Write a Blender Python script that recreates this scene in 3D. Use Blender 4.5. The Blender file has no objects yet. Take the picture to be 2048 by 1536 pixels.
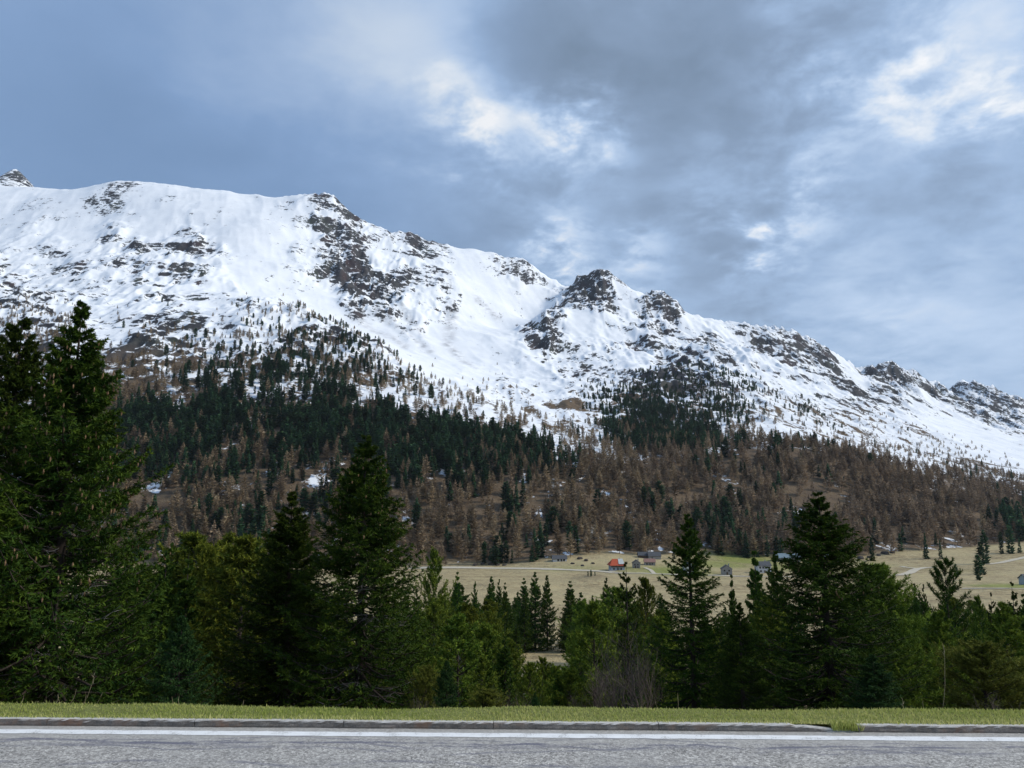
import bpy, math, random
import numpy as np
from mathutils import Vector

# ------------------------------------------------------------------ camera, sky, sun, exposure
S = bpy.context.scene
COL = S.collection
F_PX = 1540.0                 # focal length in pixels of a 2048 px wide frame
CAM_H = 3.0
PITCH = math.atan(242.0 / F_PX)
cam_d = bpy.data.cameras.new('camera'); cam = bpy.data.objects.new('camera', cam_d); COL.objects.link(cam)
cam_d.sensor_width = 36.0; cam_d.lens = 36.0 * F_PX / 2048.0
cam_d.clip_start = 0.1; cam_d.clip_end = 20000
cam.location = (0, 0, CAM_H); cam.rotation_euler = (math.pi / 2 + PITCH, 0, 0)
S.camera = cam
cP, sP = math.cos(PITCH), math.sin(PITCH)

def ray(px, py):
    a = (px - 1024) / F_PX; b = (768 - py) / F_PX
    return np.array([a, cP - b * sP, sP + b * cP])

def at(px, py, Y):            # a point of the place seen at that pixel, Y metres ahead
    d = ray(px, py)
    return np.array([d[0] * Y / d[1], Y, CAM_H + d[2] * Y / d[1]])

def proj(x, y, z):
    z = z - CAM_H
    dep = y * cP + z * sP; up = -y * sP + z * cP
    return 1024 + F_PX * x / dep, 768 - F_PX * up / dep

SUN_AZ = math.radians(90)     # clockwise from the view direction
SUN_EL = math.radians(38)
S.view_settings.view_transform = 'Standard'; S.view_settings.look = 'None'
S.view_settings.exposure = 1.06; S.view_settings.gamma = 1.0
S.view_settings.use_curve_mapping = False
S.cycles.max_bounces = 4; S.cycles.diffuse_bounces = 2; S.cycles.glossy_bounces = 1; S.cycles.transmission_bounces = 2; S.cycles.transparent_max_bounces = 2; S.cycles.volume_bounces = 0
S.cycles.caustics_reflective = False; S.cycles.caustics_refractive = False

def nd(nt, typ, **kw):
    n = nt.nodes.new(typ)
    for k, v in kw.items():
        if k == 'ins':
            for i, val in v.items():
                n.inputs[i].default_value = val
        else:
            setattr(n, k, v)
    return n

class NT:
    """small helper round a node tree"""
    def __init__(s, nt): s.t = nt
    def n(s, typ, **kw): return nd(s.t, typ, **kw)
    def link(s, a, b): s.t.links.new(a, b)
    def put(s, sock, v):
        if hasattr(v, 'is_output'): s.t.links.new(v, sock)
        else: sock.default_value = v
    def math(s, op, a, b=0.0, c=0.0, clamp=False):
        m = s.n('ShaderNodeMath', operation=op, use_clamp=clamp)
        s.put(m.inputs[0], a); s.put(m.inputs[1], b); s.put(m.inputs[2], c)
        return m.outputs[0]
    def vmath(s, op, a, b=(0, 0, 0), scale=None):
        m = s.n('ShaderNodeVectorMath', operation=op)
        s.put(m.inputs[0], a); s.put(m.inputs[1], b)
        if scale is not None: s.put(m.inputs['Scale'], scale)
        return m.outputs['Value'] if op in ('DOT_PRODUCT', 'LENGTH', 'DISTANCE') else m.outputs[0]
    def noise(s, vec, scale, detail=4.0, rough=0.55, dist=0.0, lac=2.0):
        m = s.n('ShaderNodeTexNoise'); s.put(m.inputs['Vector'], vec)
        m.inputs['Scale'].default_value = scale; m.inputs['Detail'].default_value = detail
        m.inputs['Roughness'].default_value = rough; m.inputs['Distortion'].default_value = dist
        m.inputs['Lacunarity'].default_value = lac
        return m.outputs['Fac'], m.outputs['Color']
    def mix(s, f, a, b, blend='MIX'):
        m = s.n('ShaderNodeMix', data_type='RGBA', blend_type=blend)
        s.put(m.inputs[0], f); s.put(m.inputs[6], a); s.put(m.inputs[7], b)
        return m.outputs[2]
    def ramp(s, f, stops, interp='LINEAR'):
        m = s.n('ShaderNodeValToRGB'); r = m.color_ramp; r.interpolation = interp
        while len(r.elements) < len(stops): r.elements.new(0.5)
        for e, (p, c) in zip(r.elements, stops):
            e.position = p; e.color = c if len(c) == 4 else (*c, 1)
        s.put(m.inputs[0], f)
        return m.outputs[0]
    def step(s, v, lo, hi):
        m = s.n('ShaderNodeMapRange', interpolation_type='SMOOTHSTEP')
        s.put(m.inputs[0], v); m.inputs[1].default_value = lo; m.inputs[2].default_value = hi
        return m.outputs[0]
    def attr(s, name): return s.n('ShaderNodeAttribute', attribute_name=name).outputs['Fac']

W = bpy.data.worlds.new('World'); S.world = W; W.use_nodes = True
w = NT(W.node_tree); W.node_tree.nodes.clear()
sky = w.n('ShaderNodeTexSky', sky_type='NISHITA', sun_disc=False, sun_elevation=SUN_EL,
          sun_rotation=SUN_AZ, altitude=1700, air_density=1.0, dust_density=0.6, ozone_density=2.0)
gen = w.n('ShaderNodeTexCoord').outputs['Generated']
dirv = w.vmath('NORMALIZE', gen)
zz = w.n('ShaderNodeSeparateXYZ'); w.link(dirv, zz.inputs[0])
zc = w.math('ADD', w.math('MAXIMUM', zz.outputs[2], 0.0), 0.22)
flat = w.vmath('SCALE', dirv, scale=w.math('DIVIDE', 1.0, zc))          # cloud deck seen in perspective
n1, c1 = w.noise(flat, 1.5, 5, 0.55, 0.3)
n2, c2 = w.noise(flat, 5.0, 8, 0.60, 0.35)
n3, c3 = w.noise(flat, 13.0, 6, 0.62, 0.2)
warp = w.vmath('SCALE', w.vmath('SUBTRACT', c2, (0.5, 0.5, 0.5)), scale=0.15)
warp2 = w.vmath('SCALE', w.vmath('SUBTRACT', c1, (0.5, 0.5, 0.5)), scale=0.10)
warp3 = w.vmath('SCALE', w.vmath('SUBTRACT', c3, (0.5, 0.5, 0.5)), scale=0.06)
wd = w.vmath('NORMALIZE', w.vmath('ADD', w.vmath('ADD', w.vmath('ADD', dirv, warp), warp2), warp3))
CLOUDS = [  # where the deck is thin and bright or thick and dark: pixel, size, amount
    (120, 40, 330, .13), (230, 260, 300, -.12), (60, 330, 220, -.05), (860, 60, 120, .17), (780, 190, 160, .12), (600, 60, 160, .10),
    (420, 330, 200, -.08), (1230, 110, 170, -.20), (1450, 70, 170, -.15), (1080, 130, 90, -.16), (1620, 60, 110, -.08), (1000, 60, 60, -.10), (700, 380, 140, -.06),
    (985, 285, 42, .44), (1165, 292, 42, .42), (1080, 285, 70, .20), (1240, 318, 30, .28), (910, 240, 60, .18), (930, 170, 36, .2),
    (2010, 190, 34, .46), (1930, 150, 60, .18), (1720, 150, 70, .22), (1850, 180, 50, .22), (1960, 60, 110, .15), (1600, 440, 36, .36), (1540, 460, 36, .28),
    (1490, 475, 60, .2), (1660, 378, 50, .18), (1130, 500, 45, .26), (1290, 520, 45, .28), (1150, 560, 50, .32),
    (1500, 590, 120, -.14), (830, 420, 130, -.06), (1850, 640, 130, .15), (1730, 720, 60, -.08), (1950, 330, 120, -.05),
    (1000, 410, 90, -.05), (1340, 400, 90, -.05), (2040, 440, 120, .05), (1850, 450, 80, -.06)]
acc = None; brt = None
for px, py, sg, amp in CLOUDS:
    d = ray(px, py); d = d / np.linalg.norm(d)
    dt = w.vmath('DOT_PRODUCT', wd, tuple(d))
    k = 1.0 / (sg / F_PX) ** 2
    e = w.math('EXPONENT', w.math('MULTIPLY', w.math('SUBTRACT', dt, 1.0), k))
    if amp > .17: brt = w.math('MULTIPLY_ADD', e, amp, brt if brt is not None else 0.0)
    else: acc = w.math('MULTIPLY_ADD', e, amp, acc if acc is not None else 0.40)
# finer broken cloud, less of it in the smooth bank on the left (west) side
side = w.step(zz.outputs[0], -0.30, 0.10)
fine = w.math('ADD', w.math('MULTIPLY', n2, .6), w.math('MULTIPLY', n3, .4))
acc = w.math('MULTIPLY_ADD', brt, w.math('MULTIPLY_ADD', w.step(fine, .38, .64), 1.10, .28), acc)
acc = w.math('MULTIPLY_ADD', w.math('MULTIPLY', w.math('SUBTRACT', n3, 0.5), side), 0.17, acc)
acc = w.math('MULTIPLY_ADD', w.math('SUBTRACT', n1, 0.5), w.math('MULTIPLY_ADD', side, 0.40, 0.15), acc)
acc = w.math('MULTIPLY_ADD', w.math('MULTIPLY', w.math('SUBTRACT', n2, 0.5), w.math('MULTIPLY_ADD', side, 0.42, 0.07)), 1.0, acc)
blue = w.ramp(acc, [(0.0, (.070, .115, .185)), (.22, (.098, .165, .275)), (.40, (.155, .240, .385)), (.58, (.26, .345, .48)), (.78, (.43, .49, .56)), (1.0, (.56, .57, .58))])
gry = w.ramp(acc, [(0.0, (.100, .140, .195)), (.22, (.145, .200, .285)), (.40, (.210, .290, .415)), (.58, (.31, .39, .51)), (.78, (.46, .50, .55)), (1.0, (.60, .60, .60))])
ccol = w.mix(side, blue, gry)
nish = w.vmath('SCALE', sky.outputs[0], scale=0.075)
thin = w.math('MULTIPLY_ADD', side, -0.22, 0.32)
skc = w.mix(thin, ccol, nish)
bg = w.n('ShaderNodeBackground'); w.link(skc, bg.inputs[0]); bg.inputs[1].default_value = 0.86
wo = w.n('ShaderNodeOutputWorld'); w.link(bg.outputs[0], wo.inputs[0])

sl = bpy.data.lights.new('sun', 'SUN'); sl.energy = 1.5; sl.angle = math.radians(10); sl.color = (1.0, .93, .82)
sun = bpy.data.objects.new('sun', sl); COL.objects.link(sun)
sd = Vector((math.sin(SUN_AZ) * math.cos(SUN_EL), math.cos(SUN_AZ) * math.cos(SUN_EL), math.sin(SUN_EL)))
sun.rotation_euler = sd.to_track_quat('Z', 'Y').to_euler()

# ------------------------------------------------------------------ helpers
rng = np.random.default_rng(7)
random.seed(7)

def tag(o, label=None, cat=None, group=None, kind=None):
    if label: o['label'] = label
    if cat: o['category'] = cat
    if group: o['group'] = group
    if kind: o['kind'] = kind
    return o

def mesh_np(name, V, Fc, mats=None, attrs=None, smooth=False, midx=None):
    V = np.ascontiguousarray(V, dtype=np.float32); Fc = np.ascontiguousarray(Fc, dtype=np.int32)
    me = bpy.data.meshes.new(name)
    me.vertices.add(len(V)); me.vertices.foreach_set('co', V.ravel())
    k = Fc.shape[1]
    me.loops.add(Fc.size); me.loops.foreach_set('vertex_index', Fc.ravel())
    me.polygons.add(len(Fc)); me.polygons.foreach_set('loop_start', np.arange(0, Fc.size, k, dtype=np.int32))
    if midx is not None: me.polygons.foreach_set('material_index', np.asarray(midx, dtype=np.int32))
    me.update(calc_edges=True)
    me.polygons.foreach_set('use_smooth', np.full(len(Fc), smooth, dtype=bool))
    for an, av in (attrs or {}).items():
        a = me.attributes.new(an, 'FLOAT', 'POINT'); a.data.foreach_set('value', np.ascontiguousarray(av, dtype=np.float32))
    for m in (mats or []): me.materials.append(m)
    return me

def obj(name, me, parent=None, loc=None, rotz=0.0, scale=None):
    o = bpy.data.objects.new(name, me); COL.objects.link(o)
    if parent is not None: o.parent = parent
    if loc is not None: o.location = [float(c) for c in loc]
    o.rotation_euler[2] = rotz
    if scale is not None: o.scale = scale if hasattr(scale, '__len__') else (scale,) * 3
    return o

def empty(name, loc=(0, 0, 0), rotz=0.0, scale=1.0):
    o = obj(name, None, None, loc, rotz, scale); o.empty_display_size = 0.3
    return o

class MB:
    """collects polygons of one mesh part"""
    def __init__(s): s.v = []; s.f = []
    def box(s, x0, x1, y0, y1, z0, z1):
        b = len(s.v)
        s.v += [(x0, y0, z0), (x1, y0, z0), (x1, y1, z0), (x0, y1, z0), (x0, y0, z1), (x1, y0, z1), (x1, y1, z1), (x0, y1, z1)]
        s.f += [[b + i for i in q] for q in ((0, 3, 2, 1), (4, 5, 6, 7), (0, 1, 5, 4), (1, 2, 6, 5), (2, 3, 7, 6), (3, 0, 4, 7))]
        return s
    def poly(s, pts, faces):
        b = len(s.v); s.v += [tuple(p) for p in pts]; s.f += [[b + i for i in q] for q in faces]; return s
    def tube(s, pts, rad, n=5):
        pts = [np.array(p, float) for p in pts]; b = len(s.v)
        for i, p in enumerate(pts):
            t = pts[min(i + 1, len(pts) - 1)] - pts[max(i - 1, 0)]; t /= np.linalg.norm(t) + 1e-9
            a = np.cross(t, (0.3, 0.1, 1.0) if abs(t[2]) < .9 else (1.0, 0, 0)); a /= np.linalg.norm(a); c = np.cross(t, a)
            r = rad[i] if hasattr(rad, '__len__') else rad
            for k in range(n):
                q = 2 * math.pi * k / n
                s.v.append(tuple(p + r * (a * math.cos(q) + c * math.sin(q))))
        for i in range(len(pts) - 1):
            for k in range(n):
                s.f.append([b + i * n + k, b + i * n + (k + 1) % n, b + (i + 1) * n + (k + 1) % n, b + (i + 1) * n + k])
        return s
    def build(s, name, mat, parent=None, smooth=False, loc=None, rotz=0.0):
        me = bpy.data.meshes.new(name); me.from_pydata(s.v, [], s.f); me.materials.append(mat)
        if smooth: me.polygons.foreach_set('use_smooth', [True] * len(me.polygons))
        return obj(name, me, parent, loc, rotz)

def h32(ix, iy, iz, seed):
    h = (ix.astype(np.uint32) * np.uint32(374761393) + iy.astype(np.uint32) * np.uint32(668265263)
         + iz.astype(np.uint32) * np.uint32(2147483647 & 1274126177) + np.uint32((seed * 974711 + 12345) & 0xffffffff))
    h = (h ^ (h >> np.uint32(13))) * np.uint32(1274126177)
    h = (h ^ (h >> np.uint32(16))) * np.uint32(2246822519)
    return ((h ^ (h >> np.uint32(15))) & np.uint32(0xffffff)).astype(np.float32) / np.float32(0xffffff)

def vnoise(x, y, z=None, seed=0):
    x = np.asarray(x, np.float32); y = np.asarray(y, np.float32)
    z = np.zeros_like(x) if z is None else np.asarray(z, np.float32)
    fx, fy, fz = np.floor(x), np.floor(y), np.floor(z)
    ix, iy, iz = fx.astype(np.int32), fy.astype(np.int32), fz.astype(np.int32)
    def q(t): return t * t * t * (t * (t * 6 - 15) + 10)
    u, v, ww = q(x - fx), q(y - fy), q(z - fz)
    r = 0
    for dx in (0, 1):
        for dy in (0, 1):
            for dz in (0, 1):
                r = r + h32(ix + dx, iy + dy, iz + dz, seed) * (u if dx else 1 - u) * (v if dy else 1 - v) * (ww if dz else 1 - ww)
    return r * 2 - 1

def fbm(x, y, z=None, o=4, seed=0, gain=.5):
    r = 0; a = 1.0; t = 0
    for i in range(o):
        f = 2.03 ** i
        r = r + a * vnoise(x * f + 17.3 * i, y * f - 9.1 * i, None if z is None else z * f, seed + i); t += a; a *= gain
    return r / t

def ridged(x, y, o=4, seed=0):
    r = 0; a = 1.0; t = 0
    for i in range(o):
        f = 2.1 ** i
        r = r + a * (1 - 2 * np.abs(vnoise(x * f + 7.7 * i, y * f + 3.1 * i, None, seed + i))); t += a; a *= .5
    return r / t

# ------------------------------------------------------------------ materials
def new_mat(name):
    m = bpy.data.materials.new(name); m.use_nodes = True
    t = NT(m.node_tree); b = m.node_tree.nodes['Principled BSDF']
    return m, t, b

def pos(t): return t.n('ShaderNodeNewGeometry').outputs['Position']

def plain(name, col, rough=.8, var=.25, scale=3.0, spec=.3, bump=0.0):
    m, t, b = new_mat(name)
    co = t.n('ShaderNodeTexCoord').outputs['Object']
    f, c = t.noise(co, scale, 5, .6)
    f2, _ = t.noise(co, scale * 9, 3, .6)
    f = t.math('ADD', t.math('MULTIPLY', f, .65), t.math('MULTIPLY', f2, .35))
    lo = tuple(x * (1 - var) for x in col); hi = tuple(min(1, x * (1 + var)) for x in col)
    t.link(t.ramp(f, [(.3, lo), (.7, hi)]), b.inputs['Base Color'])
    b.inputs['Roughness'].default_value = rough; b.inputs['Specular IOR Level'].default_value = spec
    if bump:
        bp = t.n('ShaderNodeBump'); bp.inputs['Strength'].default_value = bump; bp.inputs['Distance'].default_value = .03
        t.link(f, bp.inputs['Height']); t.link(bp.outputs[0], b.inputs['Normal'])
    return m

def foliage(name, dark, light, hue=.12, rough=.75, trans=.12, vary=.5):
    """needle colour: 'tint' goes from old needles to young tips, each tree a little different"""
    m, t, b = new_mat(name)
    at_ = t.attr('tint'); oi = t.n('ShaderNodeObjectInfo').outputs['Random']
    c = t.mix(at_, (*dark, 1), (*light, 1))
    hs = t.n('ShaderNodeHueSaturation')
    t.link(t.math('MULTIPLY_ADD', oi, hue * .25, .5 - hue * .14), hs.inputs['Hue'])
    t.link(t.math('MULTIPLY_ADD', oi, vary, 1 - vary / 2), hs.inputs['Value']); t.link(c, hs.inputs['Color'])
    hs.inputs['Saturation'].default_value = 1.0
    t.link(hs.outputs[0], b.inputs['Base Color'])
    b.inputs['Roughness'].default_value = rough; b.inputs['Specular IOR Level'].default_value = .06
    tr = t.n('ShaderNodeBsdfTranslucent'); t.link(hs.outputs[0], tr.inputs[0])
    mx = t.n('ShaderNodeMixShader'); mx.inputs[0].default_value = trans
    t.link(b.outputs[0], mx.inputs[1]); t.link(tr.outputs[0], mx.inputs[2])
    t.link(mx.outputs[0], m.node_tree.nodes['Material Output'].inputs[0])
    return m

# terrain: rock, earth, meadow and snow mixed by what lies there
M_TER, t, b = new_mat('mountain_ground')
P = pos(t)
cov = t.attr('bare'); veg = t.attr('veg'); mead = t.attr('meadow'); grn = t.attr('green'); dirt = t.attr('dirt')
sx = t.n('ShaderNodeSeparateXYZ'); t.link(P, sx.inputs[0])
Ps = t.n('ShaderNodeCombineXYZ'); dip = t.attr('dip')      # bedding: snow lies along ledges that dip with the strata
t.link(t.math('MULTIPLY', sx.outputs[0], .75), Ps.inputs[0])
t.link(t.math('MULTIPLY', sx.outputs[1], .40), Ps.inputs[1]); t.link(t.math('MULTIPLY', t.math('ADD', sx.outputs[2], dip), 1.35), Ps.inputs[2])
a1, _ = t.noise(Ps.outputs[0], .013, 3, .5, .3)
a2, _ = t.noise(Ps.outputs[0], .055, 6, .70, .5)
a3, _ = t.noise(P, .16, 4, .7)
a4, _ = t.noise(t.vmath('MULTIPLY', P, (1.0, .16, .25)), .05, 5, .65, .5)      # gullies running down the fall line
nn = t.math('ADD', t.math('ADD', t.math('MULTIPLY', a1, .17), t.math('MULTIPLY', a4, .24)), t.math('ADD', t.math('MULTIPLY', a2, .33), t.math('MULTIPLY', a3, .26)))
nn = t.math('MULTIPLY_ADD', t.math('SUBTRACT', nn, .5), 4.4, .5)
nz = t.n('ShaderNodeSeparateXYZ'); t.link(t.n('ShaderNodeNewGeometry').outputs['Normal'], nz.inputs[0])
steep = t.math('MULTIPLY', t.math('SUBTRACT', .80, nz.outputs[2]), 1.5)
steep = t.math('MULTIPLY', t.math('MINIMUM', t.math('MAXIMUM', steep, -.22), .30), t.step(cov, .03, .3))
vo1 = t.n('ShaderNodeTexVoronoi', feature='DISTANCE_TO_EDGE'); vo1.inputs['Scale'].default_value = .034
wq = t.vmath('ADD', t.vmath('MULTIPLY', Ps.outputs[0], (1.0, 1.0, 1.25)), t.vmath('SCALE', t.noise(P, .05, 4, .65)[1], scale=26.0)); t.link(wq, vo1.inputs['Vector'])
led = t.math('MULTIPLY', t.step(vo1.outputs['Distance'], .16, .02), t.step(cov, .25, .45))
nn = t.math('MULTIPLY_ADD', led, t.math('MULTIPLY', t.math('SUBTRACT', 1.0, veg), .30), nn)
bare = t.math('MULTIPLY_ADD', t.math('SUBTRACT', t.math('ADD', cov, steep), nn), 11.0, .5, clamp=True)
rk, _ = t.noise(P, .05, 6, .7)
rk2, _ = t.noise(P, .012, 3, .6)
rock = t.ramp(rk, [(.25, (.014, .015, .018)), (.5, (.040, .040, .043)), (.75, (.10, .096, .094))])
rock = t.mix(t.step(rk2, .52, .72), rock, t.mix(.42, rock, (.085, .042, .040, 1)))
rock = t.mix(t.step(rk2, .46, .30), rock, t.mix(.5, rock, (.06, .075, .05, 1)))
er, _ = t.noise(P, .09, 6, .7); er2, _ = t.noise(P, .6, 4, .7)
earth = t.ramp(t.math('ADD', t.math('MULTIPLY', er, .6), t.math('MULTIPLY', er2, .4)),
               [(.3, (.045, .032, .022)), (.48, (.115, .08, .05)), (.62, (.17, .125, .075)), (.75, (.24, .20, .12))])
mg, _ = t.noise(P, .02, 5, .6, .5); mg2, _ = t.noise(P, .35, 5, .7)
mg = t.math('ADD', t.math('MULTIPLY', mg, .6), t.math('MULTIPLY', t.noise(t.vmath('MULTIPLY', P, (.3, 1.0, 1.0)), .11, 4, .65)[0], .4))
mcol = t.ramp(t.math('ADD', t.math('MULTIPLY', mg, .55), t.math('MULTIPLY', mg2, .45)),
              [(.38, (.13, .095, .055)), (.45, (.29, .23, .125)), (.54, (.42, .345, .195)), (.66, (.36, .33, .15))])
gcol = t.ramp(mg2, [(.3, (.17, .19, .05)), (.7, (.28, .29, .085))])
gr_ = t.mix(t.step(veg, .3, .7), rock, earth)
gr_ = t.mix(mead, gr_, mcol); gr_ = t.mix(grn, gr_, gcol)
s1, _ = t.noise(P, .02, 4, .6)
snow = t.ramp(s1, [(.3, (.80, .83, .86)), (.7, (.89, .91, .93))])
snow = t.mix(t.math('MULTIPLY', dirt, t.step(a2, .35, .65)), snow, (.46, .47, .49, 1))
t.link(t.mix(bare, snow, gr_), b.inputs['Base Color'])
b.inputs['Roughness'].default_value = .85; b.inputs['Specular IOR Level'].default_value = .15
bp = t.n('ShaderNodeBump'); bp.inputs['Strength'].default_value = .55; bp.inputs['Distance'].default_value = 5.0
t.link(t.math('MULTIPLY_ADD', bare, t.math('MULTIPLY_ADD', rk, 1.2, .25), t.math('MULTIPLY', a2, .25)), bp.inputs['Height'])
t.link(bp.outputs[0], b.inputs['Normal'])

M_BARK = plain('bark', (.055, .045, .038), .95, .5, 6, .1, .6)
M_TWIG = plain('dead_twig', (.20, .19, .185), .95, .3, 5, .1)
M_BUSH = plain('bare_twig', (.12, .098, .082), .95, .3, 5, .1)
M_SPR = foliage('spruce_needles', (.010, .033, .007), (.085, .122, .012), .10, .75, .06)
M_SPRY = foliage('young_spruce_needles', (.020, .060, .024), (.07, .14, .03), .06)
M_PIN = foliage('pine_needles', (.040, .085, .014), (.23, .27, .030), .18)
M_PINY = foliage('yellowish_pine_needles', (.07, .09, .016), (.24, .25, .042), .06)
M_LAR = foliage('larch_twigs', (.17, .125, .080), (.38, .29, .18), .04, .95, .2, .95)
M_LARG = foliage('grey_larch_twigs', (.17, .125, .086), (.38, .285, .19), .04, .95, .2, .95)
M_HCON = foliage('far_conifer_needles', (.020, .058, .028), (.065, .125, .050), .10, .9, .12, .8)

# ------------------------------------------------------------------ the lie of the land
CTRL = [  # pixel, pixel, metres ahead: points of the relief read off the photograph
 # skyline
 (-320,360,2700),(-150,368,2600),(0,372,2550),(60,378,2550),(100,385,2550),(150,388,2550),(200,378,2530),(225,366,2520),(250,372,2520),
 (272,363,2510),(340,370,2500),(400,377,2500),(450,381,2500),(520,392,2520),(600,393,2500),(628,388,2480),(652,387,2470),(672,394,2480),
 (692,414,2500),(722,446,2540),(760,462,2580),(830,472,2620),(880,487,2650),(950,498,2700),(1040,517,2750),(1060,526,2760),(1090,556,2800),
 (1135,581,2820),(1150,570,2560),(1176,548,2450),(1200,539,2420),(1215,541,2420),(1240,560,2430),(1277,586,2440),(1300,590,2400),(1313,586,2380),
 (1345,601,2390),(1366,618,2400),(1392,633,2420),(1450,645,2470),(1490,653,2500),(1530,660,2540),(1570,672,2580),(1622,676,2600),(1650,695,2650),
 (1690,722,2700),(1722,738,2760),(1760,732,2760),(1785,721,2740),(1800,733,2770),(1832,746,2850),(1870,768,2950),(1900,775,3250),(1918,766,3300),
 (1945,785,3320),(1990,805,3400),(2048,822,3500),(2150,850,3600),(2350,890,3700),
 (1960,818,3000),(2048,842,2900),(2048,858,2600),(1930,812,2900),(2150,872,3000),(2250,900,3000),(1850,782,2700),(1880,796,2750),(1920,805,2700),(1728,756,2600),(1700,742,2560),(1090,575,2660),(576,404,2400),(512,402,2400),(1855,765,2880),
 # upper slopes, left
 (-250,450,2150),(0,440,2200),(200,440,2200),(400,450,2150),(560,460,2150),(-200,540,1750),(0,530,1800),(200,510,1880),(380,510,1900),(480,540,1800),
 (580,540,1900),(-200,620,1400),(0,600,1480),(130,590,1520),(250,600,1480),(400,590,1520),(540,600,1560),(-150,680,1150),(0,660,1180),(120,650,1230),
 (230,655,1240),(330,645,1260),(440,640,1270),(520,622,1310),(560,610,1360),(600,640,1290),(300,700,1100),(430,690,1130),(540,690,1140),(620,665,1230),
 (-200,760,950),(0,740,980),(200,740,1000),(350,750,990),(500,750,990),(640,730,1070),(720,745,1070),
 (-200,830,810),(0,815,840),(220,806,870),(400,802,870),(600,808,870),(780,815,900),(880,800,990),(700,690,1190),(780,735,1130),(860,772,1090),(935,796,1050),
 (1000,830,990),(1080,872,920),(1150,912,840),
 # cliffs under the left summit and the cirque
 (640,470,2230),(665,420,2380),(700,520,2120),(700,580,1960),(750,610,1880),(790,560,2100),(840,610,1980),(900,560,2250),(900,640,1960),(960,600,2250),
 (1030,560,2520),(1010,620,2280),(860,520,2430),(760,500,2350),(640,560,1950),(600,560,1880),
 (680,640,1700),(760,680,1620),(850,710,1600),(900,700,1680),(960,670,1850),(1020,660,2000),(960,740,1500),(1000,765,1400),(1060,830,1150),(1120,866,1000),(1180,900,880),
 # middle peak and its ribs
 (1150,605,2160),(1105,630,2040),(1050,672,1890),(1100,606,2480),(1060,645,2330),(1010,668,2120),(1200,600,2230),(1230,625,2180),(1260,620,2250),(1180,650,2030),(1130,680,1860),(1220,680,1950),(1310,640,2200),
 (1350,660,2150),(1100,720,1720),(1050,750,1550),(1160,740,1640),(1250,720,1750),(1300,700,1880),(1380,700,1900),(1440,690,2080),
 (1110,790,1330),(1180,790,1370),(1250,780,1420),(1340,740,1560),(1420,750,1560),(1480,760,1570),(1150,840,1120),(1220,850,1130),(1300,830,1210),(1400,830,1220),(1500,830,1250),
 (1240,900,920),(1330,890,960),(1430,895,960),
 # right slopes
 (1500,700,2200),(1580,720,2200),(1640,740,2250),(1560,780,1700),(1640,800,1700),(1700,770,2250),(1750,790,2250),(1790,780,2350),(1700,830,1600),(1800,840,1750),
 (1600,860,1180),(1700,890,1180),(1780,890,1400),(1850,800,2450),(1900,850,2000),(1970,850,2500),(2048,880,2200),(2200,900,2200),(1880,920,1250),(1960,930,1300),(2048,940,1300),(2250,960,1300),
 # larch hill
 (1180,925,780),(1300,932,780),(1400,938,790),(1500,908,830),(1600,900,860),(1700,916,890),(1800,942,910),(1900,968,930),(2048,990,980),(2250,1000,1000),
 # lower slopes and foot
 (-250,960,670),(0,960,680),(300,950,690),(600,950,690),(850,960,690),(1000,980,680),(1130,985,690),(1250,1020,670),(1400,1020,690),(1550,1000,730),(1700,1010,740),
 (1850,1030,770),(2048,1040,830),(2250,1050,850),
 (-250,1136,545),(0,1136,545),(300,1136,540),(600,1136,535),(820,1136,530),(1000,1134,528),(1100,1122,535),(1200,1112,550),(1330,1112,565),(1500,1116,570),(1700,1116,580),
 (1850,1104,605),(1960,1094,635),(2048,1084,660),(2300,1074,700)]
FOOT = np.array([(-400,543),(820,528),(1000,526),(1100,534),(1200,550),(1330,566),(1500,568),(1700,578),(1850,604),(2048,660),(2400,700)], float)
NSKY = next(i for i, c in enumerate(CTRL) if c[:2] == (1960, 818))
C3 = [at(*c) for c in CTRL]
for c in CTRL[:NSKY]:           # the far side of every ridge falls away again
    p = at(c[0], c[1], c[2] + 420); q = at(*c); C3.append(np.array([p[0], p[1], q[2] - 240]))
    p = at(c[0], c[1], c[2] + 1100); C3.append(np.array([p[0], p[1], q[2] - 560]))
NEAR = np.array([(11.0,-.45),(11.9,-.45),(12.6,-.55),(13.6,-.80),(19,-2.1),(25,-3.9),(40,-8.4),(60,-13.0),(100,-20.6),(140,-24.8),(172,-27.4),(250,-31),(350,-34),(480,-37),(900,-37)])
for X in np.linspace(-1.1, 1.1, 12):
    for Y in (330, 420, 475):
        rise = 6.0 * max(0, X - .25) * (Y - 300) / 190
        C3.append(np.array([X * Y, Y, np.interp(Y, NEAR[:, 0], NEAR[:, 1]) + rise]))
C3 = np.array(C3)
SC = 500.0
def kern(A, B):
    d2 = ((A[:, None, 0] - B[None, :, 0]) ** 2 + (A[:, None, 1] - B[None, :, 1]) ** 2) / SC ** 2
    return np.sqrt(d2 + 1e-4)
nC = len(C3)
A = np.zeros((nC + 3, nC + 3)); A[:nC, :nC] = kern(C3, C3) - np.eye(nC) * .004
A[:nC, nC] = 1; A[:nC, nC + 1:] = C3[:, :2] / SC; A[nC:, :nC] = A[:nC, nC:].T
Ainv = np.linalg.inv(A)
sol = Ainv @ np.concatenate([C3[:, 2], np.zeros(3)])
def base_h(xy):
    out = np.empty(len(xy), np.float64)
    for i in range(0, len(xy), 20000):
        c = xy[i:i + 20000]
        out[i:i + 20000] = kern(c, C3).astype(np.float32) @ sol[:nC].astype(np.float32) + sol[nC] + c @ sol[nC + 1:] / SC
    return out

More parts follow.
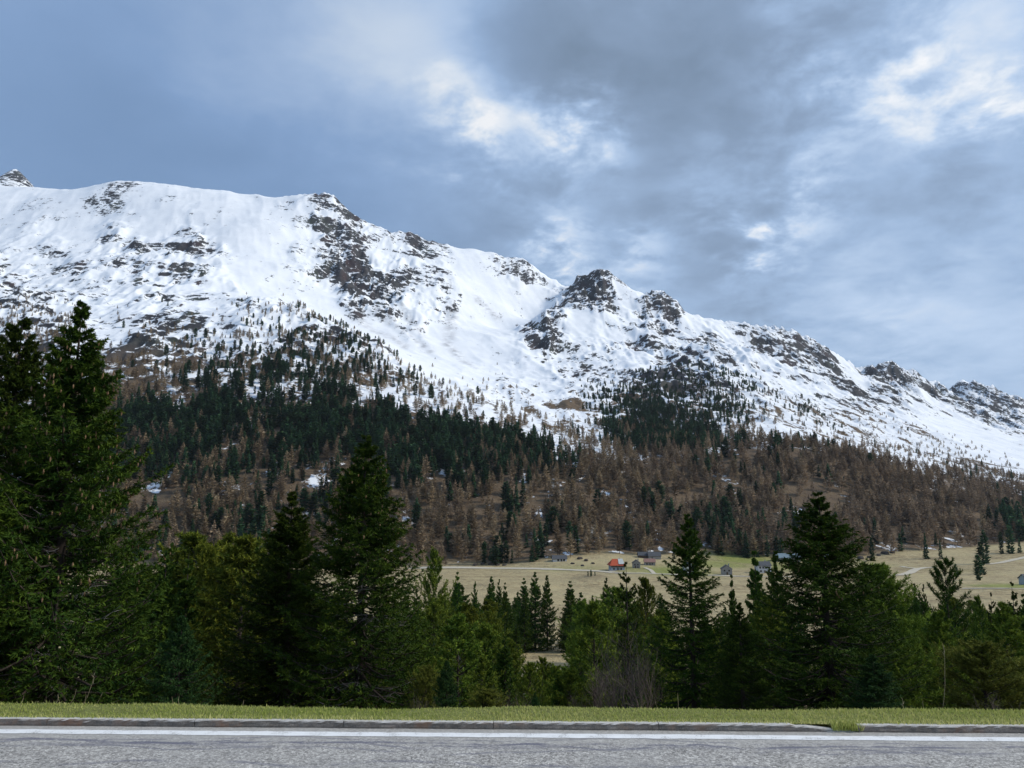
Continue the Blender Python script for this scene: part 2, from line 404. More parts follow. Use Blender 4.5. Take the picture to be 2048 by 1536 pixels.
APEX = 60.0
NR1, NR2 = 140, 550
U = np.concatenate([-np.geomspace(1.9, .9, 46)[:-1], np.linspace(-.9, .9, 1160), np.geomspace(.9, 1.9, 46)[1:]]); NU = len(U)
R = np.concatenate([np.geomspace(11.85, 500, NR1), np.geomspace(500, 4300, NR2 + 1)[1:]]); NR = len(R)
UU, YY = np.meshgrid(U, R)
XX = UU * (YY + APEX)

def sample(G, x, y):
    """bilinear look-up on the fan grid"""
    x = np.atleast_1d(np.asarray(x, float)); y = np.atleast_1d(np.asarray(y, float))
    ci = np.clip(np.interp(x / (y + APEX), U, np.arange(NU)), 0, NU - 1.001)
    ri = np.clip(np.interp(y, R, np.arange(NR)), 0, NR - 1.001)
    c0 = ci.astype(int); r0 = ri.astype(int); fc = ci - c0; fr = ri - r0
    return (G[r0, c0] * (1 - fr) * (1 - fc) + G[r0, c0 + 1] * (1 - fr) * fc + G[r0 + 1, c0] * fr * (1 - fc) + G[r0 + 1, c0 + 1] * fr * fc)

def near_h(x, y):
    z = np.interp(y, NEAR[:, 0], NEAR[:, 1])
    k = np.clip((y - 18) / 120, 0, 1)
    z = z + k * 1.3 * fbm(x / 40, y / 40, None, 3, 5)
    z = z + np.clip(x / (y + 1) - .3, 0, 1) * np.clip((y - 120) / 300, 0, 1) * 12
    return z
xf, yf = XX.ravel(), YY.ravel()
far = yf > 280
H0 = near_h(xf, yf)
hb = base_h(np.stack([xf[far], yf[far]], 1))
kk = np.clip((yf[far] - 300) / 150, 0, 1); kk = kk * kk * (3 - 2 * kk)
H0[far] = H0[far] * (1 - kk) + hb * kk
GB = H0.reshape(NR, NU)

def hit(px, py, G=None, y0=14.0):
    """where the line of sight through a pixel meets the land"""
    G = GB if G is None else G
    d = ray(px, py); ys = np.geomspace(y0, 4200, 900)
    xs = d[0] * ys / d[1]; zs = CAM_H + d[2] * ys / d[1]
    below = np.nonzero(sample(G, xs, ys) >= zs)[0]
    i = below[0] if len(below) else 899
    return xs[i], ys[i]

# bare ground, larch and conifer cover, noted at points of the slope: (pixel, pixel, bare, larch, conifer)
FIELD = [(0,430,.10,0,0),(150,440,.08,0,0),(300,430,.08,0,0),(450,430,.07,0,0),(560,470,.06,0,0),(80,500,.2,0,0),(250,500,.33,0,0),(380,520,.38,0,0),(520,540,.08,0,0),
 (0,560,.36,0,0),(120,560,.26,0,0),(220,590,.25,0,.02),(400,600,.17,0,.02),(540,580,.08,0,0),(0,625,.35,.5,0),(80,650,.5,.6,0),(240,655,.2,.03,.02),(330,620,.3,0,.06),
 (450,630,.25,.03,.05),(540,610,.25,.05,.1),(300,700,.6,.3,.1),(400,680,.36,.35,.2),(520,670,.36,.45,.3),(600,660,.4,.55,.3),(250,745,.75,.5,.1),(350,740,.55,.3,.2),
 (450,740,.48,.3,.4),(560,740,.5,.4,.6),(660,720,.48,.5,.6),(720,750,.5,.55,.5),(250,785,.95,.6,.2),(350,785,.7,.3,.3),(500,785,.6,.3,.45),(650,785,.58,.4,.6),(780,785,.36,.3,.15),
 (850,805,.42,.35,.1),(950,820,.48,.4,.1),(1020,840,.5,.4,.1),(300,850,.97,.12,1),(450,850,.97,.12,1),(600,850,.97,.12,1),(750,850,.97,.12,1),(880,880,.95,.18,1),(1000,900,.92,.3,.9),
 (1080,930,.9,.5,.6),(300,930,.9,.5,.6),(450,930,.9,.6,.5),(600,930,.88,.5,.6),(800,930,.88,.4,.8),(950,950,.9,.5,.6),(1050,980,.93,.6,.4),(300,1010,.92,.8,.25),(450,1000,.88,.8,.3),
 (600,1000,.9,.8,.2),(850,1020,.97,.8,.05),(950,1030,.98,.8,.06),(1060,1040,.95,.7,.15),(450,1080,.97,.7,.4),(850,1080,.99,.8,.06),(960,1095,.99,.8,.35),(1080,1085,.97,.6,.3),(1150,1060,.97,.9,.1),
 (1130,900,.6,.4,.1),(1180,890,.6,.4,0),(1230,910,.75,.5,.1),(1100,860,.6,.3,0),(1150,830,.5,.1,0),(1200,870,.6,.3,.2),
 (650,620,.05,0,0),(750,670,.04,0,0),(850,720,.05,0,0),(900,680,.04,0,0),(960,750,.15,.02,0),(1000,700,.12,0,0),(1050,740,.22,0,0),(1020,790,.5,.1,0),(1080,790,.28,0,0),(1120,740,.32,0,0),(1130,800,.38,.02,0),
 (650,460,.48,0,0),(690,480,.55,0,0),(700,520,.68,0,0),(720,570,.66,0,0),(760,590,.62,0,0),(790,550,.45,0,0),(840,590,.32,0,0),(890,560,.30,0,0),(760,500,.22,0,0),(860,490,.34,0,0),(930,540,.08,0,0),(1030,550,.34,0,0),
 (1000,600,.06,0,0),(1060,600,.08,0,0),(950,580,.06,0,0),(980,650,.04,0,0),(1040,640,.08,0,0),(655,400,.34,0,0),(950,620,.1,0,0),(870,620,.4,0,0),(610,500,.22,0,0),(620,440,.12,0,0),
 (1190,570,.58,0,0),(1150,590,.56,0,0),(1110,630,.5,0,0),(1080,665,.55,0,0),(1210,600,.55,0,0),(1250,570,.15,0,0),(1160,640,.1,0,0),(1220,650,.22,0,0),(1310,605,.62,0,0),(1340,620,.62,0,0),(1260,650,.25,0,0),
 (1300,670,.45,0,0),(1200,700,.34,0,0),(1150,700,.28,0,0),(1280,720,.34,0,0),(1230,740,.36,.1,.1),(1380,640,.2,0,0),(1420,690,.42,0,0),(1380,740,.55,0,.5),(1340,750,.58,.1,.6),(1300,780,.55,.2,.8),(1250,810,.6,.3,.8),
 (1200,800,.5,.1,.5),(1400,790,.5,.2,.7),(1470,770,.45,.1,.5),(1150,810,.7,0,0),(1320,840,.65,.3,1),(1400,850,.6,.3,.8),(1450,850,.55,.4,.4),(1250,870,.75,.5,.6),(1330,890,.8,.6,.8),(1480,890,.7,.5,.2),(1430,900,.8,.5,.5),
 (1500,700,.28,0,0),(1450,670,.22,0,0),(1540,690,.38,0,0),(1600,700,.42,0,0),(1640,720,.42,0,0),(1560,760,.24,.05,.02),(1620,830,.42,.05,.3),(1550,820,.38,.1,.1),(1540,870,.42,.2,0),(1650,870,.38,.1,0),(1700,900,.46,.2,0),
 (1660,780,.28,0,0),(1700,760,.1,0,0),(1700,780,.58,0,0),(1790,750,.6,0,0),(1780,790,.5,0,0),(1750,830,.34,.1,0),(1820,880,.44,.2,.05),(1800,920,.44,.2,0),(1880,920,.5,.3,.1),(1850,800,.18,0,0),(1900,850,.12,0,0),
 (1970,880,.12,0,0),(2000,920,.38,.2,0),(1950,940,.6,.4,.1),(2040,920,.22,0,0),(1930,800,.5,0,0),(2000,825,.62,0,0),(1850,760,.42,0,0),(1920,780,.25,0,0),
 (1250,950,.98,1,.05),(1350,950,.98,1,.05),(1450,950,.96,.5,.2),(1550,930,.98,1,.2),(1650,930,.95,1,.2),(1750,960,.97,1,.05),(1850,990,.97,1,.03),(1950,1000,.93,.9,.05),(2040,990,.9,.8,.1),
 (1200,1000,.97,1,.05),(1300,1020,.98,.8,.45),(1400,1000,.98,.9,.25),(1550,1000,1,1,.2),(1650,1010,.98,1,.05),(1800,1040,.99,1,.03),(1950,1060,.97,.9,.05),(2030,1060,.95,.6,.5),
 (1200,1060,.98,.9,.15),(1300,1070,.99,.9,.1),(1450,1080,1,.9,.5),(1600,1080,1,.9,.4),(1750,1090,.99,.8,.1),(1900,1080,.98,.8,.05),(2000,1080,.97,.5,.4)]
FIELD = [(a_, b_, c_ if c_ > .5 else min(.5, c_ * (1.35 if a_ > 1380 else 1.0 if a_ > 780 else 1.1) + (.03 if a_ > 1380 else 0)), d_, e_) for a_, b_, c_, d_, e_ in FIELD]
fp = np.array([hit(a_, b_, y0=300) for a_, b_, *_ in FIELD]); fvals = np.array([q[2:] for q in FIELD])
KV = 480.0
def polar(x, y): return np.stack([x / (y + APEX) * F_PX, np.log(y) * KV], 1)
fpol = polar(fp[:, 0], fp[:, 1])
def fields(x, y):
    q = polar(x, y); out = np.empty((len(q), 3), np.float32)
    for i in range(0, len(q), 20000):
        c = q[i:i + 20000]
        d2 = (c[:, None, 0] - fpol[None, :, 0]) ** 2 + (c[:, None, 1] - fpol[None, :, 1]) ** 2 + 150.0
        ww = (1.0 / (d2 * d2)).astype(np.float32)
        out[i:i + 20000] = (ww @ fvals) / ww.sum(1, keepdims=True)
    return out
step_ = 2
sub = np.zeros((NR, NU), bool); sub[NR1:] = True
mfar = sub.ravel()
FLD = np.zeros((NR * NU, 3), np.float32); FLD[:, 0] = 1
wx = xf[mfar] + 22 * fbm(xf[mfar] / 90, yf[mfar] / 90, None, 3, 31); wy = yf[mfar] + 30 * fbm(xf[mfar] / 90, yf[mfar] / 90, None, 3, 41)
FLD[mfar] = fields(wx, np.maximum(wy, 300))
footY = np.interp(1024 + F_PX * xf / yf, FOOT[:, 0], FOOT[:, 1])
on_hill = np.clip((yf - footY + 6 * fbm(xf / 30, yf / 30, None, 2, 3)) / 22, 0, 1)

# relief: crags where rock shows, ribs and hollows on the open slopes; the surveyed points keep their height
def relief(x, y, z0, bare_):
    alt = np.clip((z0 - 60) / 350, 0, 1)
    crag = np.clip((bare_ - .12) / .5, 0, 1) * alt
    d1 = ridged(x / 210 + y / 500, y / 420, 4, 11); d2_ = ridged(x / 62, y / 95, 3, 21); d3 = fbm(x / 300, y / 300, None, 3, 51)
    d4 = fbm(x / 38, y / 55, None, 3, 61); d5 = ridged(x / 27, y / 34, 2, 81)
    open_ = .35 + .65 * np.clip((bare_ - .05) / .2, 0, 1)
    return alt * (17 * d1 * open_ + 14 * d3 + 3 * d4 * open_) + crag * (32 * d2_ + 9 * d4 + 11 * d5) + (1 - alt) * (3.5 * d3 + 2.0 * d4)
xm, ym = xf[mfar], yf[mfar]
cfl = fields(C3[:, 0], np.maximum(C3[:, 1], 300))[:, 0]
oh = np.clip((C3[:, 1] - np.interp(1024 + F_PX * C3[:, 0] / C3[:, 1], FOOT[:, 0], FOOT[:, 1])) / 22, 0, 1)
dC = relief(C3[:, 0], C3[:, 1], C3[:, 2], cfl) * oh
sol = Ainv @ np.concatenate([C3[:, 2] - dC, np.zeros(3)])
hb2 = base_h(np.stack([xm, ym], 1))
Hn = H0.copy(); Hn[mfar] = hb2 + relief(xm, ym, H0[mfar], FLD[mfar, 0]) * on_hill[mfar]
mm = ~mfar
Hn[mm] += np.clip((yf[mm] - 120) / 100, 0, 1) * (.5 * fbm(xf[mm] / 18, yf[mm] / 18, None, 3, 71))
# a low earth mound in the meadow
MX, MY = hit(1185, 1163, y0=150); mr = 15.0
Hn += 3.4 * np.exp(-(((xf - MX) / mr) ** 2 + ((yf - MY) / (mr * 1.1)) ** 2))
GH = Hn.reshape(NR, NU)
def ground(x, y): return float(sample(GH, x, y)[0])

bareA = FLD[:, 0].copy()
clus = np.clip(.5 + 1.5 * fbm(xf / 85 + (Hn + 0) / 200, yf / 120, Hn / 40, 3, 91), 0, 1)     # crags come in clusters, clean snow between
hi_ = np.clip((Hn - 150) / 150, 0, 1)
cl2 = np.clip((clus - .18) / .64, 0, 1); cl2 = cl2 * cl2 * (3 - 2 * cl2)
bareA *= (1 - hi_) + hi_ * np.where(bareA < .44, .16 + 1.42 * cl2, .60 + .78 * cl2)
# rock ribs and crags with a place of their own
for px, py, rx, ry, am in [(375,505,35,12,.5),(130,540,28,12,.3),(20,565,25,20,.5),(250,372,45,8,.45),(385,597,24,14,.55),(560,600,35,8,.4),(300,490,40,9,.4),(275,635,40,10,.25),
                           (330,690,60,14,.3),(700,560,50,55,.22),(640,395,18,8,.4),(860,488,38,8,.5),(1035,550,24,9,.5),(745,480,12,16,.4),(1190,580,40,22,.3),(1085,655,40,9,.45),
                           (1005,760,26,10,.6),(1060,830,20,10,.4),(1130,815,45,8,.5),(1310,605,28,16,.4),(1345,618,16,12,.4),(1280,690,40,9,.3),(1350,745,45,22,.4),(1420,700,22,12,.3),
                           (1500,690,30,10,.35),(1570,720,30,16,.35),(1630,710,22,16,.4),(1700,775,30,14,.5),(1785,760,26,20,.35),(1960,810,40,12,.4),(800,545,18,10,.4),(880,545,22,8,.4),(895,580,12,20,.3),(1140,720,40,5,.4),(1090,705,30,4,.4),(1195,685,30,5,.4),(1170,745,50,5,.3),(1230,700,25,6,.35),(1120,760,35,4,.35),(1260,745,40,8,.25),(1530,740,40,8,.25),(1460,720,30,8,.25),(1650,760,30,8,.3),
                           (1600,810,50,8,.2),(1720,870,60,6,.2),(1840,860,40,8,.2),(1900,930,50,6,.25),(1990,930,40,4,.4),(720,520,14,40,.3),(660,500,20,20,.25)]:
    hx, hy = hit(px, py, y0=300); _, y2 = hit(px, py + ry, y0=300); _, y1 = hit(px, py - ry, y0=300)
    rX = rx * hy / F_PX; rY = min(max(abs(y1 - y2) / 2, 8), 160)
    bareA += am * np.exp(-(((xf - hx) / rX) ** 2 + ((yf - hy) / rY) ** 2)).astype(np.float32)
bareA = np.minimum(bareA, np.where(Hn > 200, .68, 1.1))
bareA = np.where(on_hill > .5, bareA, 1.7)
# late snow left in hollows near the foot and in the larch wood
for px, py, rx, ry, am in [(1137,1108,8,3,1.0),(1235,1104,15,3,1.0),(1297,1100,9,3,.9),(1320,1096,6,3,.8),(1912,1068,10,5,.75),(1905,1080,9,3,.7),(645,960,22,14,.4),(450,985,20,22,.4),(890,945,16,8,.4),(1045,965,9,10,.45),
                           (310,975,25,12,.35),(620,960,20,12,.3),(820,945,14,7,.4),(1075,1030,16,9,.35),(1590,1025,14,8,.4),(1220,990,8,4,.4),(1240,945,10,5,.4),(900,1130,30,2,.25),(1030,1128,6,3,.6)]:
    hx, hy = hit(px, py, y0=300); _, y2 = hit(px, py + ry, y0=300); _, y1 = hit(px, py - ry, y0=300)
    rX = rx * hy / F_PX; rY = min(max(abs(y1 - y2) / 2, 3), 60)
    bareA -= am * np.exp(-(((xf - hx) / rX) ** 2 + ((yf - hy) / rY) ** 2)).astype(np.float32)
vegA = np.clip((330 - Hn) / 240, 0, 1)
meadA = (1 - on_hill) * np.clip((yf - 60) / 60, .25, 1)
grA = np.zeros(len(xf), np.float32)
for px, py, rx, ry, am in [(1350,1143,60,9,1.0),(1275,1140,40,6,.6),(1490,1120,55,9,1.0),(1440,1130,50,7,.8),(2040,1172,60,4,1.3),(1990,1172,40,3,1.0),(1150,1138,60,5,.35),(1730,1128,40,6,.4),(1900,1140,50,6,.15),(1600,1135,80,10,.7)]:
    hx, hy = hit(px, py, GH, y0=120); _, y2 = hit(px, py + ry, GH, y0=120); _, y1 = hit(px, py - ry, GH, y0=120)
    rX = rx * hy / F_PX; rY = max(abs(y1 - y2) / 2, 5)
    grA = np.maximum(grA, np.clip(1.6 * am * np.exp(-(((xf - hx) / rX) ** 2 + ((yf - hy) / rY) ** 2)), 0, min(1, am)).astype(np.float32))
grA = np.where(yf < 13.5, 1.0, grA)
meadA = meadA * (1 - .6 * np.exp(-(((xf - MX) / 12) ** 2 + ((yf - MY) / 13) ** 2)))
vegA = np.where(yf < 500, 1.0, vegA)
dirtA = np.zeros(len(xf), np.float32)   # old slide paths in the cirque snow
for (ax, ay), (bx_, by_), wd_ in [((710,640),(810,695),9),((755,635),(860,705),8),((805,630),(850,680),6),((905,625),(895,690),12),((895,690),(945,735),10),((955,600),(995,635),8)]:
    for k in np.linspace(0, 1, 9):
        hx, hy = hit(ax + (bx_ - ax) * k, ay + (by_ - ay) * k, y0=300); rX = wd_ * hy / F_PX
        dirtA = np.maximum(dirtA, np.exp(-(((xf - hx) / rX) ** 2 + ((yf - hy) / (rX * 2.2)) ** 2)).astype(np.float32))

def grid_faces(nr, nu):
    i = np.arange((nr - 1) * (nu - 1)); r = i // (nu - 1); c = i % (nu - 1); b0 = r * nu + c
    return np.stack([b0, b0 + 1, b0 + nu + 1, b0 + nu], 1)
pxs = np.linspace(-600, 2700, 1200); dps = np.interp(pxs, [-600, 500, 800, 1000, 1280, 1420, 1550, 2700], [.0, .05, .30, -.55, -.55, .15, .50, .50])
Gd = np.concatenate([[0], np.cumsum((dps[1:] + dps[:-1]) / 2 * np.diff(pxs))])
dipA = np.interp(1024 + F_PX * xf / yf, pxs, Gd) * np.maximum(yf, 400) / F_PX
VV = np.stack([xf, yf, Hn], 1).reshape(NR, NU, 3)
def ter(name, r0, r1):
    sl_ = slice(r0 * NU, r1 * NU)
    me = mesh_np(name, VV[r0:r1].reshape(-1, 3), grid_faces(r1 - r0, NU), [M_TER],
                 {'bare': bareA[sl_], 'veg': vegA[sl_], 'meadow': meadA[sl_], 'green': grA[sl_], 'dirt': dirtA[sl_], 'dip': dipA[sl_]}, True)
    return tag(obj(name, me), kind='structure')
tag(ter('valley_meadow', 0, NR1), 'tan dry grass slope and flat valley meadow below the road', 'meadow')
tag(ter('mountains', NR1 - 1, NR), 'snow-covered mountain range with rock bands above the wooded slope', 'mountains')
# remote summit behind the ridge, top of the frame's snow line on the far side
def far_peak(px, py, Y, wpx, hpx, seed, label):
    n = 44; g = np.linspace(-1, 1, n); gx, gy = np.meshgrid(g, g)
    c = at(px, py, Y); wx_ = wpx * Y / F_PX; hz = hpx * Y / F_PX
    r = np.sqrt((gx * 1.0) ** 2 + gy ** 2)
    z = c[2] - hz * (r * 1.35 + .16 * r * ridged(gx * 2.2 + seed, gy * 2.2, 4, seed)) 
    V = np.stack([c[0] + gx.ravel() * wx_, c[1] + gy.ravel() * wx_, z.ravel()], 1)
    one = np.ones(n * n)
    me = mesh_np('mountain_peak', V, grid_faces(n, n), [M_TER], {'bare': one * .52, 'veg': one * 0, 'meadow': one * 0, 'green': one * 0, 'dirt': one * 0, 'dip': one * 0}, True)
    tag(obj('mountain_peak', me), label, 'peak', kind='structure')
far_peak(32, 336, 3300, 130, 95, 3, 'small rocky snow peak behind the ridge, farthest left on the skyline')
# the wide land under and behind everything
gm = plain('far_ground', (.14, .12, .07), .95, .3, .02)
g = MB(); g.poly([(-6000, -6000, -150), (6000, -6000, -150), (6000, 6000, -150), (-6000, 6000, -150)], [(0, 1, 2, 3)])
tag(g.build('ground', gm), kind='structure')

# ------------------------------------------------------------------ road, edge line, kerb, verge
ROT = math.radians(-1.55)                # the road runs a little askew to the view
cr, sr = math.cos(ROT), math.sin(ROT)
def rd(x, y): return (x * cr - y * sr, x * sr + y * cr)
def on_ground_y(py, z=0.0):
    d = ray(1024, py); return (CAM_H - z) / -d[2] * d[1]
Y_KERB = on_ground_y(1459); Y_L0 = on_ground_y(1467.2); Y_L1 = on_ground_y(1475.6)
KH = CAM_H + ray(1024, 1446)[2] / ray(1024, 1446)[1] * Y_KERB

M_ROAD, t, b = new_mat('worn_asphalt')
P = t.n('ShaderNodeTexCoord').outputs['Object']
v1 = t.n('ShaderNodeTexVoronoi'); v1.inputs['Scale'].default_value = 34; t.link(P, v1.inputs['Vector'])
v2 = t.n('ShaderNodeTexVoronoi'); v2.inputs['Scale'].default_value = 75; t.link(P, v2.inputs['Vector'])
bw1 = t.n('ShaderNodeSeparateXYZ'); t.link(v1.outputs['Color'], bw1.inputs[0])
bw2 = t.n('ShaderNodeSeparateXYZ'); t.link(v2.outputs['Color'], bw2.inputs[0])
f1, _ = t.noise(P, .6, 5, .6); f2, _ = t.noise(P, 3.0, 5, .65)
mixv = t.math('ADD', t.math('MULTIPLY', bw1.outputs[0], .36), t.math('ADD', t.math('MULTIPLY', bw2.outputs[1], .28), t.math('MULTIPLY', f2, .36)))
ac = t.ramp(mixv, [(.22, (.12, .113, .104)), (.42, (.29, .275, .252)), (.60, (.42, .40, .365)), (.80, (.74, .71, .65))])
ac = t.mix(t.math('MULTIPLY', t.step(f1, .42, .7), .45), ac, (.345, .335, .315, 1)); 
sp = t.n('ShaderNodeSeparateXYZ'); t.link(P, sp.inputs[0])
# paler dusty strip beside the kerb, wavy bitumen seams along the edge of the carriageway
dust = t.step(t.math('ADD', sp.outputs[1], t.math('MULTIPLY', f2, .3)), Y_L1 - .45, Y_L1 + .25)
ac = t.mix(t.math('MULTIPLY', dust, .6), ac, (.40, .38, .345, 1))
lx = t.n('ShaderNodeCombineXYZ'); t.link(sp.outputs[0], lx.inputs[0])
for k, (yy, wd_, am, fr) in enumerate([(1489, .035, .85, .55), (1493, .03, .75, .8), (1501, .025, .6, .7), (1482, .022, .55, .45), (1497, .06, .35, .35), (1531, .035, .6, .6)]):
    yc = on_ground_y(yy)
    lx.inputs[1].default_value = 0
    off = t.vmath('ADD', lx.outputs[0], (0, 7.3 * k + 1.7, 3.1 * k))
    nv, _ = t.noise(off, fr, 3, .55)
    br, _ = t.noise(off, 1.1, 4, .7)
    dd = t.math('ABSOLUTE', t.math('SUBTRACT', sp.outputs[1], t.math('MULTIPLY_ADD', t.math('SUBTRACT', nv, .5), .75, yc)))
    dd = t.math('ADD', dd, t.math('MULTIPLY', t.math('SUBTRACT', bw2.outputs[0], .5), .03))
    msk = t.math('MULTIPLY', t.step(dd, wd_ * 1.6, wd_ * .4), t.math('MULTIPLY', t.step(br, .40, .56), am))
    ac = t.mix(msk, ac, (.13, .13, .165, 1))
t.link(ac, b.inputs['Base Color']); b.inputs['Roughness'].default_value = .82; b.inputs['Specular IOR Level'].default_value = .35
bp = t.n('ShaderNodeBump'); bp.inputs['Strength'].default_value = .5; bp.inputs['Distance'].default_value = .012
t.link(mixv, bp.inputs['Height']); t.link(bp.outputs[0], b.inputs['Normal'])
RX = 75
road = MB(); nseg = 60
xs = np.linspace(-RX, RX, nseg + 1)
pts = []
for yv in (-4.5, 2.0, Y_L1, Y_KERB + .06): pts += [(x, yv, 0.0) for x in xs]
fc = [(r * (nseg + 1) + c, r * (nseg + 1) + c + 1, (r + 1) * (nseg + 1) + c + 1, (r + 1) * (nseg + 1) + c) for r in range(3) for c in range(nseg)]
road.poly(pts, fc)
ro = road.build('road', M_ROAD, rotz=ROT); tag(ro, 'worn grey asphalt road across the bottom of the picture', 'road', kind='structure')

M_LINE, t, b = new_mat('worn_white_paint')
P = t.n('ShaderNodeTexCoord').outputs['Object']
f1, _ = t.noise(P, 55, 3, .7); f2, _ = t.noise(P, 4, 5, .65)
v1 = t.n('ShaderNodeTexVoronoi'); v1.inputs['Scale'].default_value = 26; t.link(P, v1.inputs['Vector'])
wear = t.step(t.math('ADD', t.math('MULTIPLY', f1, .55), t.math('MULTIPLY', f2, .45)), .40, .46)
wear = t.math('MINIMUM', wear, t.math('MULTIPLY_ADD', t.step(v1.outputs['Distance'], .06, .14), .5, .5))
t.link(t.mix(wear, (.42, .41, .39, 1), t.ramp(f2, [(.3, (.74, .74, .72)), (.7, (.86, .86, .84))])), b.inputs['Base Color']); b.inputs['Roughness'].default_value = .7
ln = MB(); pts = []
rl = np.random.default_rng(5)
xs2 = np.linspace(-RX, RX, 900)
for yv in (Y_L1, Y_L0): pts += [(x, yv + float(rl.normal(0, .006)), .004) for x in xs2]
ln.poly(pts, [(c, c + 1, 900 + c + 1, 900 + c) for c in range(899)])
lo = ln.build('edge_line', M_LINE, ro)

M_KERB, t, b = new_mat('weathered_granite')
P = t.n('ShaderNodeTexCoord').outputs['Object']; PP = pos(t)
f1, _ = t.noise(PP, 4.0, 6, .7); f2, _ = t.noise(PP, 60, 3, .7); f3, _ = t.noise(PP, 1.1, 3, .6)
kc = t.ramp(t.math('ADD', t.math('MULTIPLY', f1, .55), t.math('MULTIPLY', f2, .45)), [(.3, (.06, .052, .044)), (.5, (.18, .155, .130)), (.72, (.36, .325, .285))])
kc = t.mix(t.math('MULTIPLY', t.step(f3, .48, .64), t.step(f1, .40, .6)), kc, (.20, .125, .085, 1))
sn = t.n('ShaderNodeSeparateXYZ'); t.link(t.n('ShaderNodeNewGeometry').outputs['Normal'], sn.inputs[0])
kc = t.mix(t.math('MULTIPLY', t.step(sn.outputs[2], .5, .85), .75), kc, t.ramp(f2, [(.3, (.52, .50, .46)), (.7, (.74, .72, .68))]))   # paler colour on the upward-facing parts of the stone
t.link(kc, b.inputs['Base Color']); b.inputs['Roughness'].default_value = .9
bp = t.n('ShaderNodeBump'); bp.inputs['Strength'].default_value = .6; bp.inputs['Distance'].default_value = .02
t.link(f1, bp.inputs['Height']); t.link(bp.outputs[0], b.inputs['Normal'])
kerb = empty('kerb'); tag(kerb, 'low granite kerb between the white line and the grass verge', 'kerb', kind='structure')
kw = on_ground_y(1442.6, KH) - Y_KERB
def xroad(px):                # road coordinate of a kerb point
    p = at(px, 1452, Y_KERB); return float(p[0])
brk = xroad(1657)
cuts = [-RX] + [x for x in np.arange(-60, 60, 2.05)]
cuts = sorted([c for c in cuts if not (brk - 3.6 < c < brk + 3.4)] + [brk - 2.6, brk, brk + 2.4, RX])
ki = np.random.default_rng(3)
for a_, b_ in zip(cuts[:-1], cuts[1:]):
    broken = abs(b_ - brk) < .01
    n = 34 if b_ - a_ < 5 else 12
    prof = [(0.0, -.10), (-.004, .02), (.003, KH * .55), (.006, KH - .016), (.018, KH), (kw * .6, KH + .002), (kw + .05, KH - .004), (kw + .06, -.1)]
    x0, x1 = a_ + .004, b_ - .004
    if abs(a_ - brk) < .01: x0 += .05
    pts = []
    for i in range(n + 1):
        x = x0 + (x1 - x0) * i / n
        wv = .010 * float(vnoise(np.array([x * 1.3]), np.array([2.2]), None, 4)[0])
        hm = 1.0
        if broken:
            d = x1 - x; hm = 1 - .95 * max(0, 1 - d / .62) ** 1.1 - (.22 if d < .78 else 0)
        for j, (py_, pz) in enumerate(prof):
            e = .006 if 1 <= j <= 4 else .003
            z = pz if pz < .01 else max(.004, pz * max(hm, 0.03) + float(ki.normal(0, e * .3)))
            pts.append((x, Y_KERB + py_ + wv + float(ki.normal(0, e * .5)) * (j < 5), z))
    m = len(prof)
    fs = [(i * m + j, (i + 1) * m + j, (i + 1) * m + j + 1, i * m + j + 1) for i in range(n) for j in range(m - 1)]
    fs += [tuple(range(m)), tuple(n * m + k for k in reversed(range(m)))]
    st = MB().poly(pts, fs).build('kerb_stone', M_KERB, kerb, False, rotz=ROT)
    if broken: st['label'] = 'kerb stone with its end broken off'

# verge: narrow strip of turf on the brink of the slope
Y_V0 = Y_KERB + kw + .04; Y_V1 = 11.95
def verge_z(x, y):            # in road coordinates
    k = np.clip((y - Y_V0) / (Y_V1 - Y_V0), 0, 1)
    bump = .035 * vnoise(x * .9, y * 1.1, None, 14) + .03 * vnoise(x * .22, y * .1, None, 15)
    return KH - .012 + k * (.035 + bump) - np.clip((y - (Y_V1 - .22)) / .6, 0, 3) ** 1.6 * .42
M_TURF = plain('turf', (.17, .18, .06), .95, .4, 6, .1)
nx, ny = 420, 14
gx, gy = np.meshgrid(np.linspace(-RX, RX, nx), np.linspace(Y_V0 - .02, Y_V1 + .95, ny))
V = np.stack([gx.ravel(), gy.ravel(), verge_z(gx, gy).ravel()], 1)
vo = obj('verge', mesh_np('verge', V, grid_faces(ny, nx), [M_TURF], None, True), rotz=ROT)
tag(vo, 'narrow grass verge between the kerb and the trees', 'verge', kind='structure')

